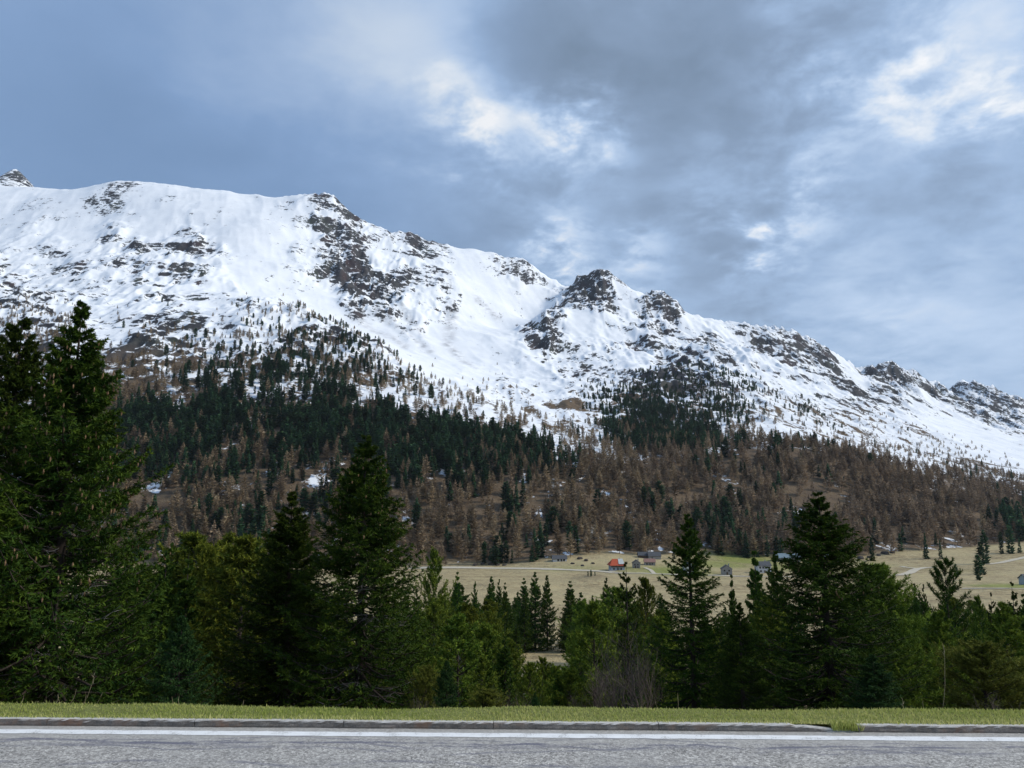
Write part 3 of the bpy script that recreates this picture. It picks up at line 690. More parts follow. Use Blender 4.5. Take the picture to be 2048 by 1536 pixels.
M_GRASS = foliage('grass_blades', (.28, .34, .065), (.72, .66, .30), .05, .7, .4)
def blades(n, x0, x1, y0, y1, hmin, hmax, wmin, wmax, zf, seed, dry=.3):
    r = np.random.default_rng(seed)
    x = r.uniform(x0, x1, n); y = r.uniform(y0, y1, n); z = zf(x, y)
    h = r.uniform(hmin, hmax, n) * (1 + .5 * vnoise(x * .8, y * 2, None, seed)); wd2 = r.uniform(wmin, wmax, n)
    a = r.uniform(0, 2 * math.pi, n); l = np.abs(r.normal(0, .55, n)) * h
    la = r.uniform(0, 2 * math.pi, n)
    dx, dy = np.cos(a) * wd2, np.sin(a) * wd2
    B = np.stack([x, y, z - .005], 1)
    tip = B + np.stack([np.cos(la) * l, np.sin(la) * l, h], 1)
    mid = B + (tip - B) * .5 + np.stack([0 * h, 0 * h, h * .12], 1)
    s = np.stack([dx, dy, 0 * dx], 1)
    V = np.stack([B - s, B + s, mid + s * .7, tip, mid - s * .7], 1).reshape(-1, 3)
    i = np.arange(n) * 5
    Fq = np.concatenate([np.stack([i, i + 1, i + 2], 1), np.stack([i, i + 2, i + 4], 1), np.stack([i + 4, i + 2, i + 3], 1)])
    patch = np.clip(.5 + .9 * fbm(x * .45, y * 1.6, None, 3, seed + 3), 0, 1)
    t_ = np.clip(dry * (r.random(n) ** 1.5) + .55 * patch * r.random(n) + .05, 0, 1)
    return V, Fq, np.repeat(t_, 5)
V1, F1, T1 = blades(56000, -14.5, 14.5, Y_V0 - .03, Y_V1 + .15, .014, .042, .0035, .008, verge_z, 1)
V2, F2, T2 = blades(4500, -14.5, 14.5, Y_V0 - .07, Y_V0 + .06, .03, .06, .003, .006, lambda x, y: KH + 0 * x, 2, .9)
V3, F3, T3 = blades(9000, -14.5, 14.5, Y_V1 - .2, Y_V1 + .5, .018, .055, .003, .006, verge_z, 3, .85)
V4, F4, T4 = blades(520, brk - .28, brk + .12, Y_KERB - .02, Y_V0 + .1, .05, .10, .003, .007, lambda x, y: .02 + 0 * x, 4, .1)
V5, F5, T5 = blades(14000, -RX, RX, Y_V0 - .03, Y_V1 + .4, .02, .045, .006, .012, verge_z, 6)
n1_, n2_, n3_, n4_ = len(V1), len(V1) + len(V2), len(V1) + len(V2) + len(V3), len(V1) + len(V2) + len(V3) + len(V4)
me = mesh_np('grass', np.concatenate([V1, V2, V3, V4, V5]), np.concatenate([F1, F2 + n1_, F3 + n2_, F4 + n3_, F5 + n4_]), [M_GRASS], {'tint': np.concatenate([T1, T2, T3, T4, T5])})
tag(obj('grass', me, rotz=ROT), 'short yellowish green grass on the roadside verge', 'grass', kind='stuff')

# dry stalks left standing on the brink
M_DRY = plain('dry_stem', (.33, .27, .17), .9, .2, 5, .1)
STALK = [(1888,1293,'tall thin dry stalk standing alone before the yellowish pine bush'),(188,1350,'longest bent dry stalk under the big left spruce'),(152,1378,'upright dry stalk, middle of the group under the left spruce'),
         (118,1390,'short dry stalks clump at the far left verge'),(205,1385,'dry stalk leaning right under the left spruce'),(172,1384,'dry stalk leaning left under the left spruce'),(48,1390,'dry stalk nearest the left picture edge'),
         (345,1392,'dry stalk before the young light green spruce'),(357,1393,'second dry stalk before the young light green spruce'),(487,1400,'small dry stalk left of the dark spruce pair'),(1806,1400,'short whitish dry stalk before the wide spruce'),
         (1845,1400,'short dry stalk left of the tall thin one'),(1355,1385,'dry stalk at the foot of the slender spruce'),(1310,1400,'dry stalk beside the grey leafless shrub')]
for i, (px, py, lab) in enumerate(STALK):
    yb = 11.9; p1 = at(px, py, yb); r = random.Random(i)
    lean = r.uniform(-.12, .12) if i not in (1, 4) else .16
    hz = p1[2]; z0 = .0
    pts = [(p1[0] - lean * (1 - k) * (1.2 - k), yb + r.uniform(-.02, .02), z0 + (hz - z0) * k) for k in np.linspace(0, 1, 6)]
    m = MB().tube(pts, [.0030, .0029, .0027, .0025, .0022, .0012], 4)
    tip = np.array(pts[-1])
    if i in (0, 3, 1, 10):
        for q in range(5): m.tube([tip + (0, 0, -.03 * q), tip + (r.uniform(-.03, .03), r.uniform(-.02, .02), -.03 * q + .035)], [.005, .002], 3)
    o = m.build('dry_stalk', M_DRY); tag(o, lab, 'dry stalk', 'dry stalks along the verge')

# ------------------------------------------------------------------ conifers
def frame_pts(base, direc, s):
    return base + direc * s

def tubes_np(P0, P1, r0, r1, n=3):
    """many straight tapered tubes at once"""
    d = P1 - P0; L = np.linalg.norm(d, axis=1, keepdims=True) + 1e-9; d = d / L
    ref = np.where(np.abs(d[:, 2:3]) < .9, np.array([[0, 0, 1.0]]), np.array([[1.0, 0, 0]]))
    a = np.cross(d, ref); a /= np.linalg.norm(a, axis=1, keepdims=True) + 1e-9; c = np.cross(d, a)
    ring = []
    for k in range(n):
        q = 2 * math.pi * k / n; o = a * math.cos(q) + c * math.sin(q)
        ring.append(P0 + o * r0[:, None]);
    for k in range(n):
        q = 2 * math.pi * k / n; o = a * math.cos(q) + c * math.sin(q)
        ring.append(P1 + o * r1[:, None])
    V = np.stack(ring, 1).reshape(-1, 3); i = np.arange(len(P0)) * 2 * n
    F = [np.stack([i + k, i + (k + 1) % n, i + n + (k + 1) % n, i + n + k], 1) for k in range(n)]
    return V, np.concatenate(F)

def conifer(seed, H, R0, nb, ntw, nne, kind='spruce', t0=.04, shape=.8, needle=.10, nwid=.018, gap=.0, sparse=.0, tipcol=.45, lean=0.0):
    """returns (trunk mesh arrays, crown mesh arrays): limbs in whorls, side twigs along each limb, needles along each twig"""
    r = np.random.default_rng(seed)
    nwh = max(6, int(nb / 6)); per = nb // nwh; nb = nwh * per
    tw = t0 + (1 - t0) * (np.linspace(0, .985, nwh)) ** (1.05 if kind != 'spruce' else .88)
    per_t = np.clip(1.25 - .55 * np.repeat(tw, per), .3, 1.2)
    t = np.repeat(tw, per) + r.normal(0, .35 / nwh, nb); t = np.clip(t, t0 * .5, .992)
    az = (np.tile(np.arange(per) * 2 * math.pi / per, nwh) + np.repeat(r.uniform(0, 6.28, nwh), per) + r.normal(0, .28, nb))
    if kind == 'spruce':
        prof = (1 - t) ** shape * (1 - .25 * np.exp(-t / .06)) * (1 - .45 * np.exp(-(1 - t) / .10)) + .016
        az_lump = 1 + .16 * np.sin(az * 2 + seed) + .10 * np.sin(az * 3 + 2 * seed + t * 9)
        sl0 = -.28 + 1.0 * t ** 1.5 + r.normal(0, .09, nb); cv = .10 + .20 * (1 - t) + r.normal(0, .05, nb)
    else:
        prof = np.minimum(1, (1 - t) * 2.1 + .06) ** .8 * np.minimum(1, .55 + t * 2.2)
        prof *= 1 - .12 * t
        az_lump = 1 + .2 * np.sin(az * 2 + seed) + .15 * np.sin(az * 3 + seed * 3 + t * 14)
        sl0 = .18 + .75 * t + r.normal(0, .16, nb); cv = .18 + r.normal(0, .06, nb)
    L = R0 * prof * az_lump * r.uniform(.72, 1.12, nb)
    if kind == 'spruce': L *= 1 + .30 * (r.random(nb) < .10)
    keep = (r.random(nb) > gap) & (r.random(nb) < (1.0 if kind != 'spruce' else np.clip((1 - t) / .22, .42, 1)))
    t, az, L, sl0, cv = t[keep], az[keep], L[keep], sl0[keep], cv[keep]; nb = len(t)
    rad = np.stack([np.cos(az), np.sin(az), 0 * az], 1); tan = np.stack([-np.sin(az), np.cos(az), 0 * az], 1)
    wob = r.normal(0, .06, nb)
    def bp(s):   # (nb, k) -> points on limbs
        rr = L[:, None] * s; zz_ = t[:, None] * H + L[:, None] * (sl0[:, None] * s + cv[:, None] * s * s * (1 if kind != 'spruce' else 1.3))
        if kind == 'spruce': zz_ = zz_ - L[:, None] * .16 * np.sin(np.pi * np.clip(s, 0, 1)) * (1 - t[:, None])
        side = (wob[:, None] * L[:, None] * s * s)
        p = rad[:, None, :] * rr[..., None] + tan[:, None, :] * side[..., None]
        p[..., 2] = zz_
        p[..., 0] += lean * t[:, None] * H
        return p
    # limbs
    segs = 4; ss = np.tile(np.linspace(0, .96, segs + 1), (nb, 1)); bpts = bp(ss)
    r_b = .006 + .014 * L
    lv, lf = [], []
    off = 0
    for k in range(segs):
        v_, f_ = tubes_np(bpts[:, k], bpts[:, k + 1], r_b * (1 - k / segs * .85), r_b * (1 - (k + 1) / segs * .85), 3)
        lv.append(v_); lf.append(f_ + off); off += len(v_)
    # trunk
    nk = 14; ths = np.linspace(-.06, 1.0, nk); R_t = .0135 * H + .02
    ang = np.arange(8) * math.pi / 4
    tv = np.stack([np.stack([lean * th * H + R_t * max(.03, (1 - th) ** .85 * (1.25 if i == 0 else 1)) * np.cos(ang), R_t * max(.03, (1 - th) ** .85) * np.sin(ang), np.full(8, th * H)], 1) for i, th in enumerate(ths)]).reshape(-1, 3)
    tf = np.array([(i * 8 + k, i * 8 + (k + 1) % 8, (i + 1) * 8 + (k + 1) % 8, (i + 1) * 8 + k) for i in range(nk - 1) for k in range(8)])
    lv.append(tv); lf.append(tf + off)
    TV, TF = np.concatenate(lv), np.concatenate(lf)
    # side twigs
    if kind == 'spruce': s = (.14 + .86 * (np.arange(ntw) + .5) / ntw)[None, :] + r.normal(0, .02, (nb, ntw))
    else: s = (.30 + .70 * ((np.arange(ntw) + .5) / ntw) ** .8)[None, :] + r.normal(0, .03, (nb, ntw))
    s = np.clip(s, .05, 1.0)
    p = bp(s); e = .02; fw = bp(np.clip(s + e, 0, 1.1)) - bp(np.clip(s - e, 0, 1.1)); fw /= np.linalg.norm(fw, axis=2, keepdims=True) + 1e-9
    sgn = np.where(np.arange(ntw) % 2 == 0, 1.0, -1.0)[None, :, None] * np.ones((nb, 1, 1))
    sd_ = tan[:, None, :] * sgn
    if kind == 'spruce':
        dirn = fw * r.uniform(.35, .9, (nb, ntw, 1)) + sd_ * r.uniform(.35, 1.0, (nb, ntw, 1)) + np.array([0, 0, 1.0]) * r.normal(-.22, .30, (nb, ntw, 1))
        tl = (.045 + .36 * L[:, None] * (1.08 - s) ** .7 * np.minimum(1, s * 2.4)) * r.uniform(.6, 1.2, (nb, ntw)); tl = np.minimum(tl, .75)
    else:
        dirn = fw * r.uniform(.3, .9, (nb, ntw, 1)) + sd_ * r.uniform(.1, .9, (nb, ntw, 1)) + np.array([0, 0, 1.0]) * r.normal(.45, .35, (nb, ntw, 1))
        tl = (.14 + .20 * L[:, None]) * r.uniform(.6, 1.25, (nb, ntw)); tl = np.minimum(tl, .6)
    dirn /= np.linalg.norm(dirn, axis=2, keepdims=True) + 1e-9
    has = r.random((nb, ntw)) > sparse * (1.1 - .7 * s)
    p, dirn, tl, sT, tT = p[has], dirn[has], tl[has], s[has], np.repeat(t[:, None], ntw, 1)[has]
    m = len(p)
    u = (np.arange(nne) + .5)[None, :] / nne + r.normal(0, .3 / nne, (m, nne)); u = np.clip(u, .0, 1.0)
    base = p[:, None, :] + dirn[:, None, :] * (tl[:, None] * u)[..., None]
    base[..., 2] -= (.10 if kind == 'spruce' else -.04) * tl[:, None] * u * u
    rnd = r.normal(0, 1, (m, nne, 3)); rnd /= np.linalg.norm(rnd, axis=2, keepdims=True)
    ndir = dirn[:, None, :] * (.75 if kind == 'spruce' else .6) + rnd * (.85 if kind == 'spruce' else 1.0)
    if kind == 'spruce': ndir[..., 2] += .05
    ndir /= np.linalg.norm(ndir, axis=2, keepdims=True)
    wv = np.cross(ndir, r.normal(0, 1, (m, nne, 3))); wv /= np.linalg.norm(wv, axis=2, keepdims=True) + 1e-9
    small = np.clip(.45 + tl / .3, .5, 1.0)[:, None, None]
    ln_ = needle * small * r.uniform(.6, 1.25, (m, nne, 1)); wd_ = nwid * r.uniform(.7, 1.3, (m, nne, 1))
    a_ = base - wv * wd_; b_ = base + wv * wd_; c_ = base + ndir * ln_
    V = np.stack([a_, b_, c_], 2).reshape(-1, 3)
    F = np.arange(len(V)).reshape(-1, 3)
    tw_t = np.clip(r.random((m, 1)) ** 2 * .45 + tipcol * (sT[:, None] ** 3) * r.uniform(.2, 1.0, (m, 1)) + .22 * (u ** 2), 0, 1)
    tint = np.repeat(tw_t.reshape(-1), 3)
    return (TV, TF), (V, F, tint)

def tree_meshes(seed, mat, **kw):
    (TV, TF), (V, F, ti) = conifer(seed, **kw)
    return mesh_np('trunk', TV, TF, [M_BARK], None, True), mesh_np('crown', V, F, [mat], {'tint': ti}), kw['H']

BIG = {'A': tree_meshes(11, M_SPR, H=10.5, R0=3.5, nb=380, ntw=24, nne=18, shape=1.0, needle=.12, nwid=.018, gap=.06, sparse=.05),
       'B': tree_meshes(23, M_SPR, H=9.5, R0=3.1, nb=340, ntw=24, nne=18, shape=.84, needle=.11, nwid=.017, gap=.09, sparse=.08),
       'C': tree_meshes(37, M_SPR, H=9.0, R0=2.5, nb=240, ntw=20, nne=18, shape=.85, needle=.11, nwid=.016, gap=.14, sparse=.10),
       'D': tree_meshes(41, M_SPR, H=9.5, R0=3.0, nb=340, ntw=22, nne=18, shape=.86, needle=.115, nwid=.017, gap=.12, sparse=.12),
       'Y': tree_meshes(53, M_SPRY, H=4.0, R0=1.5, nb=170, ntw=16, nne=14, shape=.85, needle=.10, nwid=.016),
       'P': tree_meshes(61, M_PIN, H=8.0, R0=1.9, nb=220, ntw=14, nne=28, kind='pine', needle=.14, nwid=.017, t0=.05),
       'R': tree_meshes(71, M_SPR, H=9.0, R0=1.9, nb=120, ntw=13, nne=24, kind='pine', needle=.16, nwid=.019, t0=.12, gap=.28),
       'Q': tree_meshes(67, M_PINY, H=5.0, R0=1.7, nb=150, ntw=12, nne=26, kind='pine', needle=.13, nwid=.017, t0=.04)}
M_SPRM = foliage('mid_spruce_needles', (.020, .062, .014), (.12, .18, .022), .14)
MID_S = [tree_meshes(100 + i, M_SPRM, H=10.0, R0=[2.2, 1.9, 2.5][i], nb=190, ntw=12, nne=10, shape=.85, needle=.20, nwid=.045, gap=.08) for i in range(3)]
MID_P = [tree_meshes(120 + i, M_PIN, H=10.0, R0=[2.3, 2.0, 2.6, 2.3][i], nb=[130, 130, 120, 84][i], ntw=10, nne=15, kind='pine', needle=.25, nwid=.042, t0=[.05, .06, .10, .22][i], gap=.06) for i in range(4)]
MID_T = [tree_meshes(140, M_SPR, H=10.0, R0=1.9, nb=100, ntw=11, nne=10, shape=.75, needle=.19, nwid=.038, gap=.12, sparse=.2, t0=.08)]

def plant(name, meshes, x, y, top_z, label, cat, group=None, wide=1.0, rot=None, z0=None):
    tm, cm, H = meshes
    z = ground(x, y) if z0 is None else z0
    s = (top_z - z) / H
    e = empty(name, (x, y, z), random.uniform(0, 6.28) if rot is None else rot)
    e.scale = (s * wide, s * wide, s)
    obj('trunk', tm, e); obj('crown', cm, e)
    return tag(e, label, cat, group)

def tree_at(name, meshes, px, py, Y, label, cat='tree', group=None, half=None, rot=None):
    """tip at that pixel, standing Y metres ahead; half = half-width of the crown in pixels near its foot"""
    p = at(px, py, Y); wide = 1.0
    if half is not None:
        s = (p[2] - ground(p[0], Y)) / meshes[2]
        cw = np.empty(len(meshes[1].vertices) * 3, np.float32); meshes[1].vertices.foreach_get('co', cw); cw = cw.reshape(-1, 3)
        rr = np.percentile(np.hypot(cw[:, 0], cw[:, 1]), 98)
        wide = (half * Y / F_PX) / (rr * s)
    return plant(name, meshes, p[0], Y, p[2], label, cat, group, wide, rot)

G1 = 'tall spruces just below the verge'
tree_at('spruce_tree', BIG['A'], 165, 603, 19.5, 'largest dark spruce, its tip rising above the snow on the left', group=G1, half=255, rot=.4)
tree_at('spruce_tree', BIG['D'], 48, 618, 23, 'dark spruce behind the largest one, its tip just left of it', group=G1, half=180, rot=2.0)
tree_at('spruce_tree', BIG['B'], -90, 700, 18.5, 'dark spruce cut off by the left picture edge', group=G1, half=240, rot=1.0)
tree_at('young_spruce', BIG['Y'], 365, 1232, 17.5, 'young light green spruce at the lower right skirt of the largest spruce', half=70, rot=1.2)
tree_at('spruce_tree', BIG['B'], 732, 872, 22.5, 'broad dark spruce with drooping grey limbs, taller of the central pair', group=G1, half=178, rot=.2)
tree_at('spruce_tree', BIG['A'], 585, 983, 24.5, 'dark spruce, lower of the central pair', group=G1, half=165, rot=3.3)
tree_at('spruce_tree', BIG['C'], 1376, 1028, 23.5, 'slender open-branched spruce in front of the houses', group=G1, half=105, rot=2.6)
tree_at('spruce_tree', BIG['B'], 1637, 986, 22.5, 'dark spruce with a wide skirt, tallest on the right', group=G1, half=175, rot=1.9)
tree_at('spruce_tree', BIG['C'], 1478, 1205, 21.5, 'short dark spruce wedged between the slender and the wide-skirted spruce', group=G1, half=75, rot=.3)
tree_at('young_spruce', BIG['Y'], 893, 1322, 18.5, 'small bluish green young spruce beside the central pair', half=37, rot=2.2)
tree_at('young_spruce', BIG['Y'], 1745, 1310, 19.5, 'young spruce at the right skirt of the wide-skirted spruce', half=70, rot=5.0)
tree_at('young_spruce', BIG['Y'], 1070, 1385, 20.0, 'tiny young spruce showing just above the grass in the middle', half=18, rot=3.0)
tree_at('pine_tree', BIG['P'], 1752, 1140, 27, 'round-topped dark green pine right of the wide-skirted spruce', half=88, rot=.4)
tree_at('pine_tree', BIG['R'], 1888, 1127, 42, 'pine with a dark knob top and open branches before the meadow', half=58, rot=2.4)
tree_at('pine_bush', BIG['Q'], 1962, 1292, 20.5, 'yellowish green bushy pine at the lower right', half=78, rot=.3)
tree_at('pine_bush', BIG['Q'], 2050, 1325, 21.5, 'yellowish green pine cut off by the right picture edge', half=70, rot=2.3)
tree_at('pine_bush', BIG['Q'], 852, 1338, 20.0, 'low olive pine bush at the right skirt of the central pair', half=32, rot=1.3)
tree_at('pine_bush', BIG['Q'], 975, 1382, 19.0, 'low olive bush right of the small bluish spruce', half=36, rot=4.3)
tree_at('pine_tree', BIG['P'], 415, 1105, 40, 'brownish olive pine between the largest spruce and the central pair', half=62, rot=5.0)

M_CONE = plain('spruce_cone', (.22, .14, .075), .8, .25, 20, .2)
def cones(tree, n, tmin, seed):
    cr_ = [c for c in tree.children if c.name.startswith('crown')][0].data
    cw = np.empty(len(cr_.vertices) * 3, np.float32); cr_.vertices.foreach_get('co', cw); cw = cw.reshape(-1, 3)
    r = np.random.default_rng(seed); hmax = cw[:, 2].max()
    rad_ = np.hypot(cw[:, 0], cw[:, 1]); cand = np.nonzero((cw[:, 2] > tmin * hmax) & (rad_ > .55 * np.interp(cw[:, 2], [0, hmax], [3.4, .3])))[0]
    m = MB()
    for i in r.choice(cand, n):
        p = cw[i]; l = r.uniform(.09, .14); m.tube([p, p + np.array([0, 0, -l * .5]), p + np.array([0, 0, -l])], [.008, .022, .006], 5)
    o = m.build('cones', M_CONE, tree); o['kind'] = 'stuff'
def dead_limbs(tree, n, H, seed):
    r = random.Random(seed); m = MB()
    for k in range(n):
        a = -math.pi / 2 + r.uniform(-1.3, 1.3) - tree.rotation_euler[2]; z = H * r.uniform(.08, .5); L = r.uniform(1.0, 2.1) * (1.05 - z / H)
        d = np.array([math.cos(a), math.sin(a), 0]); pts = [d * L * q + np.array([0, 0, z + L * (-.55 * q + .62 * q * q)]) for q in np.linspace(0.02, 1.15, 8)]
        m.tube(pts, [.022, .02, .018, .016, .013, .010, .007, .003], 4)
        for q in range(2, 7):
            for s_ in (-1, 1):
                sd_ = np.array([-d[1], d[0], 0]) * s_ * r.uniform(.12, .35) + np.array([0, 0, r.uniform(-.22, .05)]); m.tube([pts[q], pts[q] + sd_ * .6, pts[q] + sd_ + d * .08], [.006, .004, .002], 3)
    m.build('dead_limbs', M_TWIG, tree)
for o in [o for o in S.objects if o.name.startswith('spruce_tree') and o.parent is None]:
    if o['label'].startswith('largest'): cones(o, 420, .30, 1); dead_limbs(o, 10, 10.5, 4)
    if o['label'].startswith('broad'): cones(o, 90, .6, 2); dead_limbs(o, 26, 9.5, 5)
    if 'tallest on the right' in o['label']: cones(o, 140, .45, 3)
MID = [  # named trees of the stand below: tip pixel, metres ahead, meshes, half-width, label
 (868,1112,95,MID_P[3],40,'pine standing highest of the stand, right of the central spruce pair'),
 (1094,1148,172,MID_S[0],24,'dark pointed spruce right of the grass gap in the stand'),(1070,1144,172,MID_S[2],30,'tall broad dark spruce left of the grass gap in the stand'),
 (1140,1158,170,MID_S[1],28,'pointed spruce second right of the grass gap'),(1252,1118,62,MID_T[0],42,'thin open spruce in front of the red-roofed chalet'),
 (1212,1155,150,MID_S[2],26,'spruce just left of the thin open spruce'),(1185,1188,120,MID_S[0],18,'small pointed spruce below the earth mound'),(1048,1152,174,MID_S[1],22,'pointed spruce just left of the tall broad dark one'),
 (983,1150,150,MID_S[0],26,'pointed dark spruce halfway along the stand'),(998,1158,130,MID_S[2],18,'pointed spruce close right of the halfway one'),(1010,1160,140,MID_S[1],16,'narrow spruce left of the tall broad dark spruce'),
 (915,1138,130,MID_S[1],24,'slim dark spruce right of the highest pine'),(950,1160,120,MID_S[0],17,'small dark spruce tip left of the halfway one'),
 (1290,1165,80,MID_P[0],36,'olive pine right of the thin open spruce'),(1508,1090,44,MID_S[1],44,'thin young spruce, left one of two before the stone house'),(1550,1096,42,MID_S[0],44,'thin young spruce, right one of two before the stone house'),
 (1462,1140,60,MID_S[1],22,'small spruce tip before the grey gabled house'),(1810,1172,85,MID_S[1],18,'pointed spruce left of the knob-topped pine'),(1828,1163,85,MID_S[0],20,'taller pointed spruce left of the knob-topped pine'),(1846,1168,90,MID_S[2],18,'pointed spruce touching the knob-topped pine'),
 (1795,1180,90,MID_S[1],12,'smallest pointed spruce left of the knob-topped pine'),(1980,1180,60,MID_T[0],22,'slim spire-like spruce right of the knob-topped pine'),(2022,1158,60,MID_T[0],30,'open spruce near the right picture edge'),(1955,1200,70,MID_P[1],26,'olive pine left of the slim spire-like spruce'),
 (2045,1180,62,MID_S[1],26,'spruce cut by the right picture edge beyond the yellowish pine'),(345,1085,70,MID_S[2],36,'spruce rising behind the skirt of the largest spruce'),(490,1060,75,MID_S[0],36,'dark spruce between brownish pine and central pair'),(455,1090,65,MID_P[0],34,'pine behind the brownish olive one'),
 (530,1055,80,MID_S[1],30,'dark spruce tip left of the central pair'),(380,1060,85,MID_S[1],26,'spruce tip behind the brownish olive pine'),
 (1238,1272,64,MID_S[2],34,'dark spruce left of the grey leafless shrubs'),(1158,1265,75,MID_P[1],34,'rounded pine right of the clearing'),(985,1255,60,MID_P[2],42,'olive pine with open crown left of the clearing'),
 (935,1215,75,MID_P[0],42,'broad olive pine in the middle of the stand'),(1020,1285,45,MID_P[1],36,'dark pine left of the clearing'),(1085,1322,40,MID_P[3],34,'thin-crowned pine before the clearing'),(1060,1330,33,MID_P[2],36,'small thin-crowned pine at the front of the stand'),
 (1140,1345,34,MID_P[0],40,'small olive pine before the clearing'),(965,1320,36,MID_P[3],38,'thin-crowned pine beside the dead branches'),(870,1210,70,MID_P[0],40,'olive pine right beside the taller central spruce'),(1210,1300,45,MID_P[1],34,'dark olive pine at the right end of the clearing')]
for px, py, Y, ms, hw, lab in MID:
    kind = 'pine_tree' if ms in MID_P else 'spruce_tree'
    tree_at(kind, ms, px, py, Y, lab, 'tree', 'trees of the stand below the road', hw)

# the rest of the stand: no tip above the line where the meadow shows
ENV = np.array([(200,1080),(330,1075),(400,1085),(470,1075),(560,1070),(700,1120),(800,1140),(850,1140),(900,1150),(960,1162),(1030,1158),(1085,1170),(1102,1290),(1118,1290),(1128,1165),(1190,1190),(1240,1172),(1300,1165),(1370,1175),(1440,1165),(1520,1145),
                (1600,1150),(1700,1175),(1780,1180),(1860,1172),(1920,1200),(1990,1198),(2060,1195),(2200,1190)], float)
rs = np.random.default_rng(77); placed = []
tries = 0
while len(placed) < 330 and tries < 14000:
    tries += 1
    Y = float(np.exp(rs.uniform(math.log(34), math.log(165)))); px = rs.uniform(240, 2130)
    x = (px - 1024) / F_PX * Y * 1.0
    z = ground(x, Y); bx_, by_ = proj(x, Y, z)
    if by_ < 1262: continue
    if 1020 < bx_ < 1165 and 1262 < by_ < 1352: continue
    if 1085 < bx_ < 1130 and Y > 120: continue
    if any((x - q[0]) ** 2 + (Y - q[1]) ** 2 < (.8 + .0155 * Y) ** 2 for q in placed): continue
    envy = np.interp(bx_, ENV[:, 0], ENV[:, 1]) + abs(rs.normal(0, 34))
    hmax = at(bx_, envy, Y)[2] - z
    h = min(hmax, (rs.uniform(3.0, 6.0) if Y < 58 else rs.uniform(4.0, 7.5) if Y < 105 else rs.uniform(6.0, 12.0)) if bx_ > 600 else rs.uniform(8.0, 15.0))
    if 1015 < bx_ < 1170 and by_ > 1345: h = min(h, at(bx_, 1338, Y)[2] - z)
    if h < 2.2: continue
    placed.append((x, Y, z, h, bx_))
back = 0; tries = 0
while back < 120 and tries < 9000:        # the far fringe of the stand
    tries += 1
    Y = float(rs.uniform(108, 190)); px = rs.uniform(790, 1330) if rs.random() < .68 else rs.uniform(1680, 2090)
    x = (px - 1024) / F_PX * Y; z = ground(x, Y); bx_, by_ = proj(x, Y, z)
    if 1035 < bx_ < 1160 and Y < 168: continue
    if 1096 < bx_ < 1124: continue
    if any((x - q[0]) ** 2 + (Y - q[1]) ** 2 < 2.1 ** 2 for q in placed): continue
    envy = np.interp(bx_, ENV[:, 0], ENV[:, 1]) + abs(rs.normal(0, 24))
    h = min(at(bx_, envy, Y)[2] - z, rs.uniform(7.5, 14.0))
    if h < 3: continue
    placed.append((x, Y, z, h, bx_)); back += 1
for x, Y, z, h, bx_ in placed:
    pine = rs.random() < (.25 if bx_ < 600 else .25 if Y > 105 else .52)
    ms = MID_P[rs.integers(0, 4)] if pine else MID_S[rs.integers(0, 3)]
    row = ('small ' if h < 5 else 'tall ' if h > 8.5 else '') + ('front row of stand ' if Y < 58 else 'middle row of stand ' if Y < 105 else 'back row of stand ')
    row = row.replace('small ', 'small one, ').replace('tall ', 'tall one, ')
    where = row + ('left of the central spruce pair' if bx_ < 600 else 'right of the central spruce pair' if bx_ < 1090
             else 'left of the slender spruce' if bx_ < 1340 else 'behind the tall right spruces' if bx_ < 1760 else 'beyond the yellowish pines')
    plant('pine_tree' if pine else 'spruce_tree', ms, x, Y, z + h, ('olive pine, ' if pine else 'dark green spruce, ') + where, 'tree',
          ('pines of the stand ' if pine else 'spruces of the stand ') + where, float(rs.uniform(.95, 1.25)))

# ------------------------------------------------------------------ leafless shrubs and dead wood
def bare_tree(seed, H, spread, depth=5, thick=.012):
    r = random.Random(seed); P0, P1, r0, r1 = [], [], [], []
    def grow(p, d, L, rad, lev):
        if lev == 0 or rad < .0015: return
        q = p; dd = d.copy(); n = 3
        for k in range(n):
            dd = dd + np.array([r.gauss(0, .16), r.gauss(0, .16), r.gauss(.05, .08)]); dd /= np.linalg.norm(dd)
            q2 = q + dd * L / n; ra, rb = rad * (1 - .18 * k), rad * (1 - .18 * (k + 1))
            P0.append(q); P1.append(q2); r0.append(ra); r1.append(rb); q = q2
            if lev > 1:
                for _ in range(r.choice((1, 1, 2))):
                    sd2 = np.array([r.gauss(0, 1), r.gauss(0, 1), r.gauss(.15, .4)]); sd2 /= np.linalg.norm(sd2)
                    nd_ = dd * .75 + sd2 * spread; nd_ /= np.linalg.norm(nd_)
                    grow(q, nd_, L * r.uniform(.5, .75), rad * .55, lev - 1)
    for k in range(5):
        a = k * 1.257 + r.uniform(-.3, .3); d = np.array([math.cos(a) * spread * .7, math.sin(a) * spread * .7, 1.0]); d /= np.linalg.norm(d)
        grow(np.array([math.cos(a) * .08, math.sin(a) * .08, -.15]), d, H * .42 * r.uniform(.8, 1.1), thick * H, depth)
    V, Fq = tubes_np(np.array(P0), np.array(P1), np.array(r0), np.array(r1), 3)
    return mesh_np('twigs', V, Fq, [M_BUSH], None, True), V[:, 2].max()
BT = [bare_tree(s, 4.0, .55, 4, .008) for s in (1, 2, 3)]
